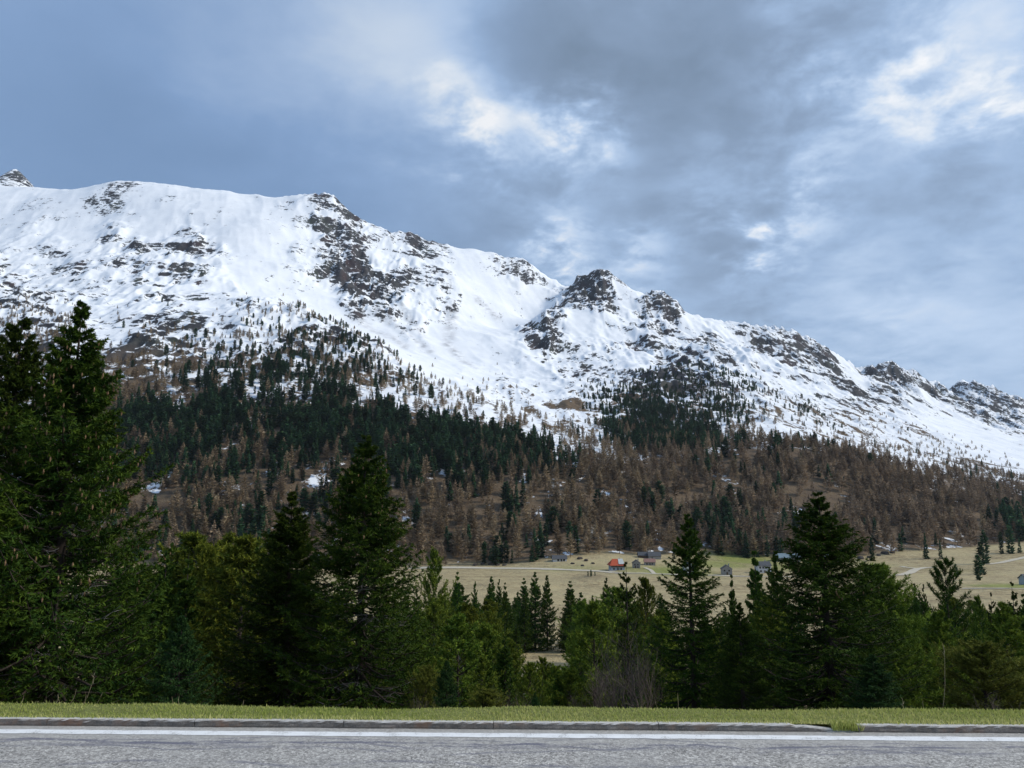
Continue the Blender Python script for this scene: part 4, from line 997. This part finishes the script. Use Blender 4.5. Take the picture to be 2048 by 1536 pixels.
for i, (px, py, Y, wide, lab) in enumerate([(1262,1225,24,1.0,'tallest grey leafless shrub left of the slender spruce'),(1232,1270,22,1.0,'grey-brown leafless shrub, middle of three left of the slender spruce'),(1285,1290,20,.8,'leafless shrub touching the slender spruce'),
                                            (1200,1330,20.5,1.0,'low brownish leafless shrub at the right edge of the clearing'),(1000,1360,21,.8,'low leafless shrub at the front edge of the stand'),(835,1380,17,.6,'pale leafless twigs at the foot of the central pair'),(1150,1375,22,.8,'leafless twigs below the clearing'),(1055,1375,21,.9,'leafless shrub left of the clearing')]):
    p = at(px, py, Y); z = ground(p[0], Y); me, hh = BT[i % 3]
    o = obj('leafless_shrub', me, None, (p[0], Y, z), i * 1.3); s = (p[2] - z) / hh; o.scale = (s * wide, s * wide, s)
    tag(o, lab, 'shrub', 'leafless shrubs below the verge')
DW = [bare_tree(s, 2.6, 1.0, 4, .012) for s in (8, 9)]
for i, (px, py, Y, lab) in enumerate([(925,1283,46,'pale fallen dead crown hanging in the stand left of the clearing'),(868,1395,17,'pale dead branches low beside the small bluish spruce'),(1995,1378,17,'grey dead branch before the yellowish pine')]):
    p = at(px, py, Y); me, hh = DW[i % 2]; z = ground(p[0], Y)
    o = obj('dead_branches', me, None, (p[0], Y, z), i); s = (p[2] - z) / hh; o.scale = (s, s, s)
    if i == 0: o.data = o.data.copy(); o.data.materials.clear(); o.data.materials.append(M_TWIG)
    tag(o, lab, 'dead branches')

# ------------------------------------------------------------------ hamlet in the meadow
M_STONE = plain('rubble_stone_wall', (.30, .285, .265), .95, .3, 1.5, .1, .5)
M_WHITE = plain('white_render', (.55, .56, .56), .9, .1, 1.0, .2)
M_GREYB = plain('grey_blue_render', (.36, .41, .44), .9, .12, 1.0, .2)
M_WOOD = plain('weathered_wood', (.10, .07, .05), .9, .3, 2.0, .1)
M_RED = plain('red_tile_roof', (.42, .085, .04), .8, .25, 1.5, .2)
M_PINK = plain('old_pink_tile_roof', (.27, .16, .13), .85, .25, 1.5, .2)
M_SLATE = plain('slate_roof', (.075, .08, .088), .8, .3, 1.2, .3)
M_METAL = plain('blue_grey_metal_roof', (.16, .22, .25), .5, .12, .6, .4)
M_PALE = plain('pale_sheet_roof', (.45, .48, .46), .6, .1, .6, .3)
M_GLASS = plain('dark_window', (.02, .022, .026), .2, .2, 1.0, .5)
M_CONC = plain('concrete', (.35, .34, .33), .9, .15, .8, .2)

def house(px, py, w_, d_, hw, hr, rotz, wall, roof, label, gable='x', wins=(), door=None, chim=True, over=.5, name='house', hip=0.0, half2=None):
    x, y = hit(px, py, GH, y0=200); z = ground(x, y) - .4
    e = empty(name, (x, y, z), rotz, .78); tag(e, label, 'house')
    hw += .4
    # walls with gable ends
    m = MB()
    if gable == 'x':          # ridge along x, eaves towards the road
        g0 = hr if not hip else 0
        v = [(-w_/2, 0, 0), (w_/2, 0, 0), (w_/2, d_, 0), (-w_/2, d_, 0), (-w_/2, 0, hw), (w_/2, 0, hw), (w_/2, d_, hw), (-w_/2, d_, hw), (-w_/2, d_/2, hw + g0 - .05), (w_/2, d_/2, hw + g0 - .05)]
        f = [(0, 1, 5, 4), (2, 3, 7, 6), (1, 2, 6, 9, 5), (3, 0, 4, 8, 7)]
    else:                     # gable towards the road
        v = [(-w_/2, 0, 0), (w_/2, 0, 0), (w_/2, d_, 0), (-w_/2, d_, 0), (-w_/2, 0, hw), (w_/2, 0, hw), (w_/2, d_, hw), (-w_/2, d_, hw), (0, 0, hw + hr - .05), (0, d_, hw + hr - .05)]
        f = [(0, 1, 5, 8, 4), (2, 3, 7, 9, 6), (1, 2, 6, 5), (3, 0, 4, 7)]
    m.poly(v, f).build('wall', wall, e)
    # roof planes with thickness and overhang
    m = MB(); o = over; th = .22
    if gable == 'x':
        k = hr / (d_ / 2); a = w_/2 + o; r_ = a - hip
        ze = hw - k * o
        for sgn in (0, 1):
            yy0, yy1 = (-o, d_/2) if sgn == 0 else (d_ + o, d_/2)
            top = [(-a, yy0, ze + th), (a, yy0, ze + th), (r_, yy1, hw + hr + th), (-r_, yy1, hw + hr + th)]
            m.poly([(p[0], p[1], p[2] - th) for p in top] + top, [(0, 3, 2, 1), (4, 5, 6, 7), (0, 1, 5, 4), (1, 2, 6, 5), (3, 0, 4, 7)])
        if hip:
            for s_ in (-1, 1):
                m.poly([(s_ * a, -o, ze + th), (s_ * a, d_ + o, ze + th), (s_ * r_, d_/2, hw + hr + th)], [(0, 1, 2)])
    else:
        k = hr / (w_ / 2); ze = hw - k * o
        for s_ in (-1, 1):
            top = [(s_ * (w_/2 + o), -o, ze + th), (s_ * (w_/2 + o), d_ + o, ze + th), (0, d_ + o, hw + hr + th), (0, -o, hw + hr + th)]
            m.poly([(p[0], p[1], p[2] - th) for p in top] + top, [(0, 3, 2, 1), (4, 5, 6, 7), (0, 1, 5, 4), (1, 2, 6, 5), (3, 0, 4, 7)])
    ro_ = m.build('roof', roof, e)
    if half2 is not None: MB().poly([(w_*.05, -o * .5, hw + .35), (w_/2 - .3, -o * .5, hw + .35), (w_/2 - .6, d_/2, hw + hr + .35), (w_*.1, d_/2, hw + hr + .35)], [(0, 1, 2, 3)]).build('roof_panel', half2, ro_)
    if chim: MB().box(w_*.18, w_*.18 + .7, d_*.55, d_*.55 + .7, hw + hr * .4, hw + hr + 1.0).build('chimney', M_CONC, ro_)
    for (wx_, wz, ww, wh) in wins:
        wo_ = MB().box(wx_ - ww/2 - .1, wx_ + ww/2 + .1, -.07, -.003, wz - .1, wz + wh + .1).build('window', M_WOOD, e)
        MB().box(wx_ - ww/2, wx_ + ww/2, -.10, -.072, wz, wz + wh).build('pane', M_GLASS, wo_)
    if door is not None:
        MB().box(door - .5, door + .5, -.08, -.003, .4, 2.5).build('door', M_WOOD, e)
    return e, x, y, z

house(1120,1124,12,7,2.6,2.6,.12,M_WHITE,M_SLATE,'low white barn with a dark slate roof beside a snow patch',wins=[(-1.5,.9,1.6,1.6),(1.2,.9,1.2,1.6),(3.6,.9,1.6,1.6)],door=None,chim=False,over=.6,name='barn')
e, hx, hy, hz = house(1236,1141,11,9,4.6,3.8,.1,M_GREYB,M_RED,'grey-blue chalet with a bright red hipped roof',wins=[(-3.6,3.3,1.2,1.2),(-1.2,3.3,1.2,1.2),(1.4,3.3,1.2,1.2),(3.8,3.3,1.2,1.2),(-3.2,1.0,1.0,1.2),(2.6,1.0,1.0,1.2)],door=0.0,over=1.1,hip=3.2,half2=M_PALE,name='chalet')
MB().box(-5.6, 5.6, -.9, -.12, 3.0, 3.15).box(-5.6, 5.6, -.9, -.82, 3.15, 3.95).build('balcony', M_WOOD, e)
MB().box(-7.6, -3.0, -4.2, -.2, .1, .9).build('terrace', M_CONC, e)
house(1273,1137,6.2,7,4.3,2.2,-.12,M_STONE,M_SLATE,'small stone house with its gable facing the road, right of the red-roofed chalet',gable='y',wins=[(-1.2,2.9,.8,1.0),(1.2,2.9,.8,1.0),(1.2,1.0,.8,.9)],door=-.8,over=.5)
house(1300,1131,9,7,2.9,2.4,-.1,M_STONE,M_PINK,'house with an old pinkish roof right of the small gabled stone house',wins=[(-2.5,1.3,.9,1.0),(2.0,1.3,.9,1.0)],door=0,chim=False)
house(1310,1119,11,7,3.0,3.2,.08,M_STONE,M_SLATE,'dark-roofed house behind the pinkish-roofed one at the wood edge',gable='x',wins=[(-2.5,1.3,.9,1.0)],chim=False)
house(1286,1117,8,6,2.6,2.6,.0,M_WOOD,M_SLATE,'low dark-roofed shed at the wood edge, left of the other dark roof',wins=[],door=1.0,chim=False,name='shed')
house(1384,1146,8,8,4.6,3.0,.25,M_WHITE,M_SLATE,'pale house half hidden by the slender spruce',gable='y',wins=[(-2,3.2,1,1.1),(2,3.2,1,1.1),(2,1,1,1.1)],door=-1)
house(1454,1150,7.5,8,4.2,2.6,-.2,M_STONE,M_SLATE,'grey stone house, gable forward, right of the slender spruce',gable='y',wins=[(-1.6,3.0,.9,1.0),(1.6,3.0,.9,1.0)],door=.2)
house(1530,1146,10,8,5.6,2.6,.05,M_WHITE,M_SLATE,'large pale stone house behind the two thin young spruces',gable='x',wins=[(-3.5,3.8,1.1,1.3),(-1.2,3.8,1.1,1.3),(1.2,3.8,1.1,1.3),(3.5,3.8,1.1,1.3),(-3,1.2,1.1,1.3),(3,1.2,1.1,1.3)],door=0)
house(1580,1124,22,10,3.6,3.4,.0,M_CONC,M_METAL,'long farm building with a blue-grey metal roof left of the wide-skirted spruce',wins=[(-6,1.4,2.0,1.2),(0,1.4,2.0,1.2),(6,1.4,2.0,1.2)],chim=False,over=.7,name='farm_building')
house(1668,1128,16,10,4.0,4.2,.35,M_WOOD,M_PALE,'farm building with a pale roof half hidden by the wide-skirted spruce',gable='y',wins=[(-3,1.4,1.4,1.2),(3,1.4,1.4,1.2)],chim=False,over=.7,name='farm_building')
house(2066,1170,7,6,3.4,2.2,.1,M_GREYB,M_SLATE,'bluish house cut off by the right picture edge',wins=[(-2,1.4,1,1.1)],door=None)

# tracks across the meadow
M_TRACK = plain('pale_gravel_track', (.50, .455, .36), .95, .15, .4, .1)
def track(pix, wdt, label, y0=120):
    pts = [hit(px, py, GH, y0) for px, py in pix]
    xs_, ys_ = np.array(pts).T; tt = np.linspace(0, 1, len(xs_)); q = np.linspace(0, 1, 90)
    xs_ = np.interp(q, tt, xs_); ys_ = np.interp(q, tt, ys_)
    kk_ = np.ones(5) / 5
    for _ in range(2):
        xs_[2:-2] = np.convolve(xs_, kk_, 'valid'); ys_[2:-2] = np.convolve(ys_, kk_, 'valid')
    dx, dy = np.gradient(xs_), np.gradient(ys_); l = np.hypot(dx, dy) + 1e-9
    rows = []
    for o_ in (-.5, -.17, .17, .5):
        x2, y2 = xs_ - dy / l * wdt * o_, ys_ + dx / l * wdt * o_
        rows.append(np.stack([x2, y2, sample(GH, x2, y2) + .22], 1))
    V = np.concatenate(rows)
    F = [(r * 90 + c, r * 90 + c + 1, (r + 1) * 90 + c + 1, (r + 1) * 90 + c) for r in range(3) for c in range(89)]
    tag(obj('path', mesh_np('path', V, np.array(F), [M_TRACK], None, True)), label, 'path', kind='structure')
track([(815,1136),(900,1136),(1000,1137),(1100,1139),(1180,1142),(1230,1146)], 7.5, 'pale straight track along the far side of the meadow')
track([(1230,1147),(1300,1148),(1340,1149),(1420,1151),(1520,1154),(1640,1154)], 5.0, 'track passing in front of the hamlet')
track([(1290,1136),(1302,1141),(1309,1148)], 2.5, 'short footpath over the green lawn beside the houses')
track([(1765,1152),(1800,1151),(1820,1146),(1832,1139),(1848,1136),(1868,1135)], 5.0, 'curved pale track at the right side of the meadow')
track([(1802,1133),(1820,1136),(1835,1138)], 3.0, 'side branch of the curved pale track')
track([(1975,1129),(2000,1126),(2025,1121),(2060,1113)], 5.0, 'pale track climbing to the right picture edge')
track([(1925,1178),(1960,1178),(2000,1178),(2070,1179)], 3.0, 'thin pale track under the green field at the right')

# boulders at the foot of the slope
M_BOULD = plain('dark_boulder', (.075, .065, .058), .95, .5, .8, .1, .6)
def boulder(seed, s, squash):
    r = np.random.default_rng(seed)
    import bmesh
    bm = bmesh.new(); bmesh.ops.create_icosphere(bm, subdivisions=2, radius=1.0)
    for v in bm.verts:
        c = np.array(v.co); n = float(fbm(np.array([c[0] * 1.3 + seed]), np.array([c[1] * 1.3]), np.array([c[2] * 1.3]), 3, seed)[0])
        q = c * (1 + .55 * n); q = np.clip(q, -.85, .8)
        v.co = (q[0] * s, q[1] * s * .8, q[2] * s * squash)
    me = bpy.data.meshes.new('boulder'); bm.to_mesh(me); bm.free(); me.materials.append(M_BOULD)
    return me
BO = [boulder(i, 1.0, .6) for i in range(4)]
rb_ = random.Random(4)
BL = [(950,1131,2.2),(966,1129,1.8),(981,1130,2.6),(996,1131,1.9),(1009,1131,1.5),(1250,1090,4.5),(1262,1086,5.5),(1272,1094,4.0),(1282,1098,3.5),(1292,1092,3.0),(1300,1099,3.0),(1240,1097,3.0),(1256,1100,3.0),
      (1160,1118,2.2),(1172,1122,2.0),(1145,1128,1.6),(1186,1128,1.5),(1165,1132,1.5),(1722,1118,3.0),(1738,1116,2.2),(1770,1108,3.0),(1785,1106,2.5),(1758,1112,2.2)]
for i, (px, py, s) in enumerate(BL):
    x, y = hit(px, py, GH, 300)
    o = obj('boulder', BO[i % 4], None, (x, y, ground(x, y) + s * .15), rb_.uniform(0, 6), (s * 1.25, s, s))
    reg = ('at the wood edge left of the white barn' if px < 1020 else 'on the bank behind the red-roofed chalet' if 1230 < px < 1310 else 'in the rough grass left of the red-roofed chalet' if px < 1230 else 'at the wood edge right of the wide-skirted spruce')
    tag(o, 'dark boulder ' + reg, 'boulder', 'dark boulders ' + reg)

# ------------------------------------------------------------------ woods of the mountainside
def hill_larch(seed, mat, n=230, R0=.20):
    r = np.random.default_rng(seed)
    t = r.uniform(.10, 1, n) ** .9; az = r.uniform(0, 6.28, n)
    L = R0 * (np.minimum(1, (1 - t) * 1.5 + .04)) * r.uniform(.5, 1.15, n) * np.minimum(1, .45 + 2.4 * t)
    b0 = np.stack([0 * t, 0 * t, t], 1); d = np.stack([np.cos(az), np.sin(az), r.uniform(.05, .65, n)], 1)
    inn = r.uniform(0, .6, n)[:, None]
    tip = b0 + d * L[:, None]; st = b0 + d * L[:, None] * inn
    wv = np.cross(d, r.normal(0, 1, (n, 3))); wv /= np.linalg.norm(wv, axis=1, keepdims=True)
    wd_ = r.uniform(.012, .030, n)[:, None]
    V = np.stack([st - wv * wd_, st + wv * wd_, tip], 1).reshape(-1, 3); ti = np.repeat(r.random(n) ** 1.2, 3)
    k = len(V); tr = np.array([(-.010, 0, -.05), (.010, 0, -.05), (0, 0, .95), (0, -.010, -.05), (0, .010, -.05), (0, 0, .95)]); V = np.concatenate([V, tr])
    F = np.arange(len(V)).reshape(-1, 3)
    return mesh_np('larch', V, F, [mat], {'tint': np.concatenate([ti, np.zeros(6)])})
def hill_conifer(seed, R0, round_):
    r = np.random.default_rng(seed); n = 260
    t = r.uniform(.02, 1, n) ** 1.1; az = r.uniform(0, 6.28, n)
    prof = (1 - t) ** .75 if not round_ else np.sqrt(np.clip(1 - ((t - .42) / .60) ** 2, .01, 1))
    L = R0 * (prof + .03) * r.uniform(.6, 1.15, n)
    rad = np.stack([np.cos(az), np.sin(az), 0 * az], 1); tn = np.stack([-np.sin(az), np.cos(az), 0 * az], 1)
    dz = r.uniform(-.05, .02, n) if not round_ else r.uniform(0, .09, n)
    tip = rad * L[:, None]; tip[:, 2] = t + dz
    base = rad * (L * .25)[:, None]; base[:, 2] = t + r.uniform(-.02, .02, n)
    wv = tn * (R0 * .30 * r.uniform(.5, 1, n))[:, None]; wv[:, 2] = r.normal(0, .02, n)
    V = np.stack([base - wv, base + wv, tip], 1).reshape(-1, 3)
    ti = np.repeat(np.clip(r.random(n) ** 1.5, 0, 1), 3)
    return mesh_np('conifer', V, np.arange(len(V)).reshape(-1, 3), [M_HCON], {'tint': ti})
LAR = [hill_larch(200 + i, M_LAR if i < 3 else M_LARG, 230, [.20, .17, .23, .21, .18, .24][i]) for i in range(6)]
HCO = [hill_conifer(220 + i, [.15, .18, .14, .17, .20][i], i >= 2) for i in range(5)]

# scatter by the cover noted on the slope
rv = np.random.default_rng(99)
def scatter(n, col, seed, thr, ymax=1750):
    r = np.random.default_rng(seed)
    y = np.sqrt(r.uniform(500 ** 2, ymax ** 2, n)); x = r.uniform(-1.04, 1.04, n) * (y + APEX)
    f = fields(x + 14 * vnoise(x / 40, y / 40, None, 5), y + 16 * vnoise(x / 40, y / 40, None, 6))[:, col]
    clump = .5 + .85 * fbm(x / 34, y / 34, None, 3, seed)
    px = 1024 + F_PX * x / y
    zz0 = sample(GH, x, y); f = f * np.where(zz0 > 120, np.where(x > .07 * y, .98, .78) if col == 2 else .85, 1.0)
    ok = (y > np.interp(px, FOOT[:, 0], FOOT[:, 1]) + r.uniform(0, 10, n)) & (r.random(n) < (f ** (1.9 if col == 2 else 1.3)) * np.clip(clump * (1.5 if col == 2 else 1.15), 0, 1) * thr)
    x, y = x[ok], y[ok]; z = sample(GH, x, y)
    return x, y, z
def strip(px, py):            # hidden behind the tall near trees
    h = np.zeros(len(px), bool)
    for cx, ty, by_, hw in [(100, 600, 1410, 300), (742, 872, 1400, 190), (585, 985, 1400, 155), (1376, 1028, 1400, 100), (1637, 988, 1400, 120)]:
        h |= (np.abs(px - cx) < hw * np.clip((py - ty) / (by_ - ty), 0, 1) * 1.1) & (py > ty)
    h |= (px < 0) | (px > 2048) | (py > 1150)
    return h
lx_, ly_, lz_ = scatter(130000, 1, 301, .62)
cx_, cy_, cz_ = scatter(214000, 2, 302, .80)
lh = (8 + 12 * rv.random(len(lx_)) ** .9) * np.clip(1.15 - (ly_ - 700) / 1000, .5, 1.1); ch = (7 + 13 * rv.random(len(cx_)) ** 1.2) * np.clip(1.2 - (cy_ - 780) / 900, .5, 1.15)
lrt = rv.uniform(0, 6.28, len(lx_)); crt = rv.uniform(0, 6.28, len(cx_))
lpx, lpy = proj(lx_, ly_, lz_); cpx, cpy = proj(cx_, cy_, cz_)
grey = np.clip((lpx - 1150) / 500, 0.1, .85)
lvar = np.where(rv.random(len(lx_)) < grey, rv.integers(3, 6, len(lx_)), rv.integers(0, 3, len(lx_)))
high = np.clip((cz_ - 60) / 200, .35, .9); cvar = np.where(rv.random(len(cx_)) < high, rv.integers(2, 5, len(cx_)), rv.integers(0, 2, len(cx_)))
for q in (): print('FOOTPX',q,[float(round(v,1)) for v in proj((q-1024)/F_PX*np.interp(q,FOOT[:,0],FOOT[:,1]), np.interp(q,FOOT[:,0],FOOT[:,1]), ground((q-1024)/F_PX*np.interp(q,FOOT[:,0],FOOT[:,1]), np.interp(q,FOOT[:,0],FOOT[:,1])))])
print('LARCH', len(lx_), 'CONIFER', len(cx_))

def instances(name, meshes, x, y, z, h, rot, var, wide, label, cat):
    """a wood nobody could count: one object, its trees set on points"""
    src = bpy.data.collections.new(name + '_source')
    for i, m in enumerate(meshes):
        o = bpy.data.objects.new('%s_kind_%d' % (name, i), m); src.objects.link(o)
    me = bpy.data.meshes.new(name); n = len(x)
    me.vertices.add(n); me.vertices.foreach_set('co', np.stack([x, y, z - .3], 1).astype(np.float32).ravel())
    for an, tp, v in (('rot', 'FLOAT_VECTOR', np.stack([0 * rot, 0 * rot, rot], 1)), ('scl', 'FLOAT_VECTOR', np.stack([h * wide, h * wide, h], 1))):
        a = me.attributes.new(an, tp, 'POINT'); a.data.foreach_set('vector', np.ascontiguousarray(v, np.float32).ravel())
    a = me.attributes.new('kind_index', 'INT', 'POINT'); a.data.foreach_set('value', np.ascontiguousarray(var, np.int32))
    o = obj(name, me)
    ng = bpy.data.node_groups.new(name, 'GeometryNodeTree')
    ng.interface.new_socket('Geometry', in_out='INPUT', socket_type='NodeSocketGeometry'); ng.interface.new_socket('Geometry', in_out='OUTPUT', socket_type='NodeSocketGeometry')
    gi, go = ng.nodes.new('NodeGroupInput'), ng.nodes.new('NodeGroupOutput')
    ip = ng.nodes.new('GeometryNodeInstanceOnPoints'); ci = ng.nodes.new('GeometryNodeCollectionInfo'); ci.inputs[0].default_value = src
    ci.inputs['Separate Children'].default_value = True; ci.inputs['Reset Children'].default_value = True; ip.inputs['Pick Instance'].default_value = True
    def na(nm, tp):
        q = ng.nodes.new('GeometryNodeInputNamedAttribute'); q.data_type = tp; q.inputs[0].default_value = nm; return q.outputs[0]
    L_ = ng.links.new
    L_(gi.outputs[0], ip.inputs['Points']); L_(ci.outputs[0], ip.inputs['Instance']); L_(na('kind_index', 'INT'), ip.inputs['Instance Index'])
    L_(na('rot', 'FLOAT_VECTOR'), ip.inputs['Rotation']); L_(na('scl', 'FLOAT_VECTOR'), ip.inputs['Scale']); L_(ip.outputs[0], go.inputs[0])
    md = o.modifiers.new('wood', 'NODES'); md.node_group = ng
    return tag(o, label, cat, kind='stuff')

def region(px, py):
    up = 'near the foot ' if py > 1090 else 'low ' if py > 1050 else 'a third up ' if py > 1005 else 'halfway up ' if py > 950 else 'high ' if py > 890 else 'just below the snow '
    return up + region_x(px)
REG = [(380, 'right beside the largest left spruce'), (450, 'midway between the largest spruce and the central pair'), (560, 'just left of the central spruce pair'), (700, 'above the lower spruce of the central pair'),
       (860, 'above the taller spruce of the central pair'), (950, 'just right of the central spruce pair'), (1050, 'on the slope left of the white barn'), (1130, 'on the slope behind the white barn'),
       (1200, 'on the slope left of the red-roofed chalet'), (1270, 'on the slope behind the red-roofed chalet'), (1350, 'on the slope left of the slender spruce'), (1460, 'on the slope right of the slender spruce'),
       (1600, 'on the slope left of the wide-skirted spruce'), (1720, 'on the slope right of the wide-skirted spruce'), (1850, 'on the slope above the curved track'), (1950, 'on the slope above the right meadow'), (9999, 'on the slope near the right picture edge')]
def region_x(px):
    return next(nm for lim, nm in REG if px < lim)
def singles(name, meshes, x, y, z, h, rot, var, px, py, word, grp, wide):
    size = h / y; size = np.where(strip(px, py), 0, size)
    order = np.argsort(-size)[:300]
    for i in order:
        o = obj(name, meshes[int(var[i])], None, (x[i], y[i], z[i] - .3), float(rot[i]), (float(h[i] * wide), float(h[i] * wide), float(h[i])))
        rg = region(px[i], py[i]); tag(o, word + ' ' + rg, 'tree', grp + ' ' + rg)
    rest = np.ones(len(x), bool); rest[order] = False
    return rest
r1_ = singles('larch_tree', LAR, lx_, ly_, lz_, lh, lrt, lvar, lpx, lpy, 'leafless brown larch', 'brown larches', 1.35)
instances('larch_wood', LAR, lx_[r1_], ly_[r1_], lz_[r1_], lh[r1_], lrt[r1_], lvar[r1_], 1.35, 'leafless brown larch wood covering the mountainside', 'wood')
r2_ = singles('conifer_tree', HCO, cx_, cy_, cz_, ch, crt, cvar, cpx, cpy, 'dark green conifer', 'dark conifers', 1.6)
instances('conifer_wood', HCO, cx_[r2_], cy_[r2_], cz_[r2_], ch[r2_], crt[r2_], cvar[r2_], 1.6, 'dark conifer wood in a belt below the snow', 'wood')
M_CAB = plain('cable', (.30, .31, .33), .5, .1, 1.0, .5)
for i, (dz, lab) in enumerate([(0, 'topmost power cable hanging above the larch hill'), (-5, 'middle power cable hanging above the larch hill'), (-9, 'lowest power cable hanging above the larch hill')]):
    p0, p1 = at(1060, 852, 900), at(1500, 930, 840)
    pts = [p0 + (p1 - p0) * k + np.array([0, 0, dz - 34 * k * (1 - k) * 1.0]) for k in np.linspace(0, 1, 24)]
    tag(MB().tube(pts, .11, 4).build('power_cable', M_CAB, smooth=True), lab, 'cable', 'power cables above the larch hill')
# conifers one can pick out along the meadow edge
for i, (px, tip, foot, var, wd_, lab) in enumerate([(1745,1076,1122,2,1.3,'dark conifer at the wood edge nearest the wide-skirted spruce'),(1853,1066,1118,0,1.1,'tall dark conifer at the meadow edge, left of a close pair'),(1882,1080,1118,0,1.2,'dark cone-shaped conifer at the meadow edge, right one of a close pair'),
        (1965,1085,1150,2,1.3,'big dark double-crowned conifer standing out in the right meadow'),(1958,1110,1161,4,1.1,'lower dark conifer in front of the double-crowned one'),(1972,1062,1128,3,1.0,'dark conifer behind the double-crowned one'),(1913,1128,1156,4,1.1,'small dark conifer right behind the knob-topped pine'),
        (1176,1142,1153,3,1.2,'left bush-like conifer on the earth mound'),(1182,1139,1153,4,1.2,'middle bush-like conifer on the earth mound'),(1190,1142,1152,3,1.0,'right bush-like conifer on the earth mound'),
        (968,1085,1126,3,1.2,'dark conifer at the wood edge behind the stand, left one'),(985,1096,1126,2,1.0,'dark conifer at the wood edge, middle one behind the stand'),(1012,1082,1126,4,1.0,'dark conifer at the wood edge left of the white barn'),(1024,1098,1126,1,1.1,'small dark conifer at the wood edge near the white barn'),
        (1348,1085,1118,0,1.2,'dark conifer at the wood edge left of the slender spruce'),(2004,1064,1108,2,1.1,'dark conifer in the group at the right meadow edge, left one'),(2022,1052,1108,3,1.2,'tallest dark conifer of the group at the right meadow edge'),(2040,1075,1106,1,1.2,'small dark conifer of the group at the right edge')]):
    x, y = hit(px, foot, GH, 150); z = ground(x, y); h = at(px, tip, y)[2] - z
    tag(obj('conifer_tree', HCO[var], None, (x, y, z - .2), i * 1.1, (h * wd_, h * wd_, h)), lab, 'tree')

# ------------------------------------------------------------------ thin blue air of the valley
hb_ = MB().box(-6100, 6100, -6100, 6100, -151, 1500)
hm = bpy.data.materials.new('haze'); hm.use_nodes = True; ht = hm.node_tree; ht.nodes.clear()
pv = ht.nodes.new('ShaderNodeVolumePrincipled'); pv.inputs['Color'].default_value = (.80, .89, 1.0, 1); pv.inputs['Density'].default_value = 3.2e-5; pv.inputs['Anisotropy'].default_value = .2
ho = ht.nodes.new('ShaderNodeOutputMaterial'); ht.links.new(pv.outputs[0], ho.inputs['Volume'])
tag(hb_.build('haze', hm), 'thin bluish haze filling the valley', 'haze', kind='stuff')
print('SCENE BUILT')
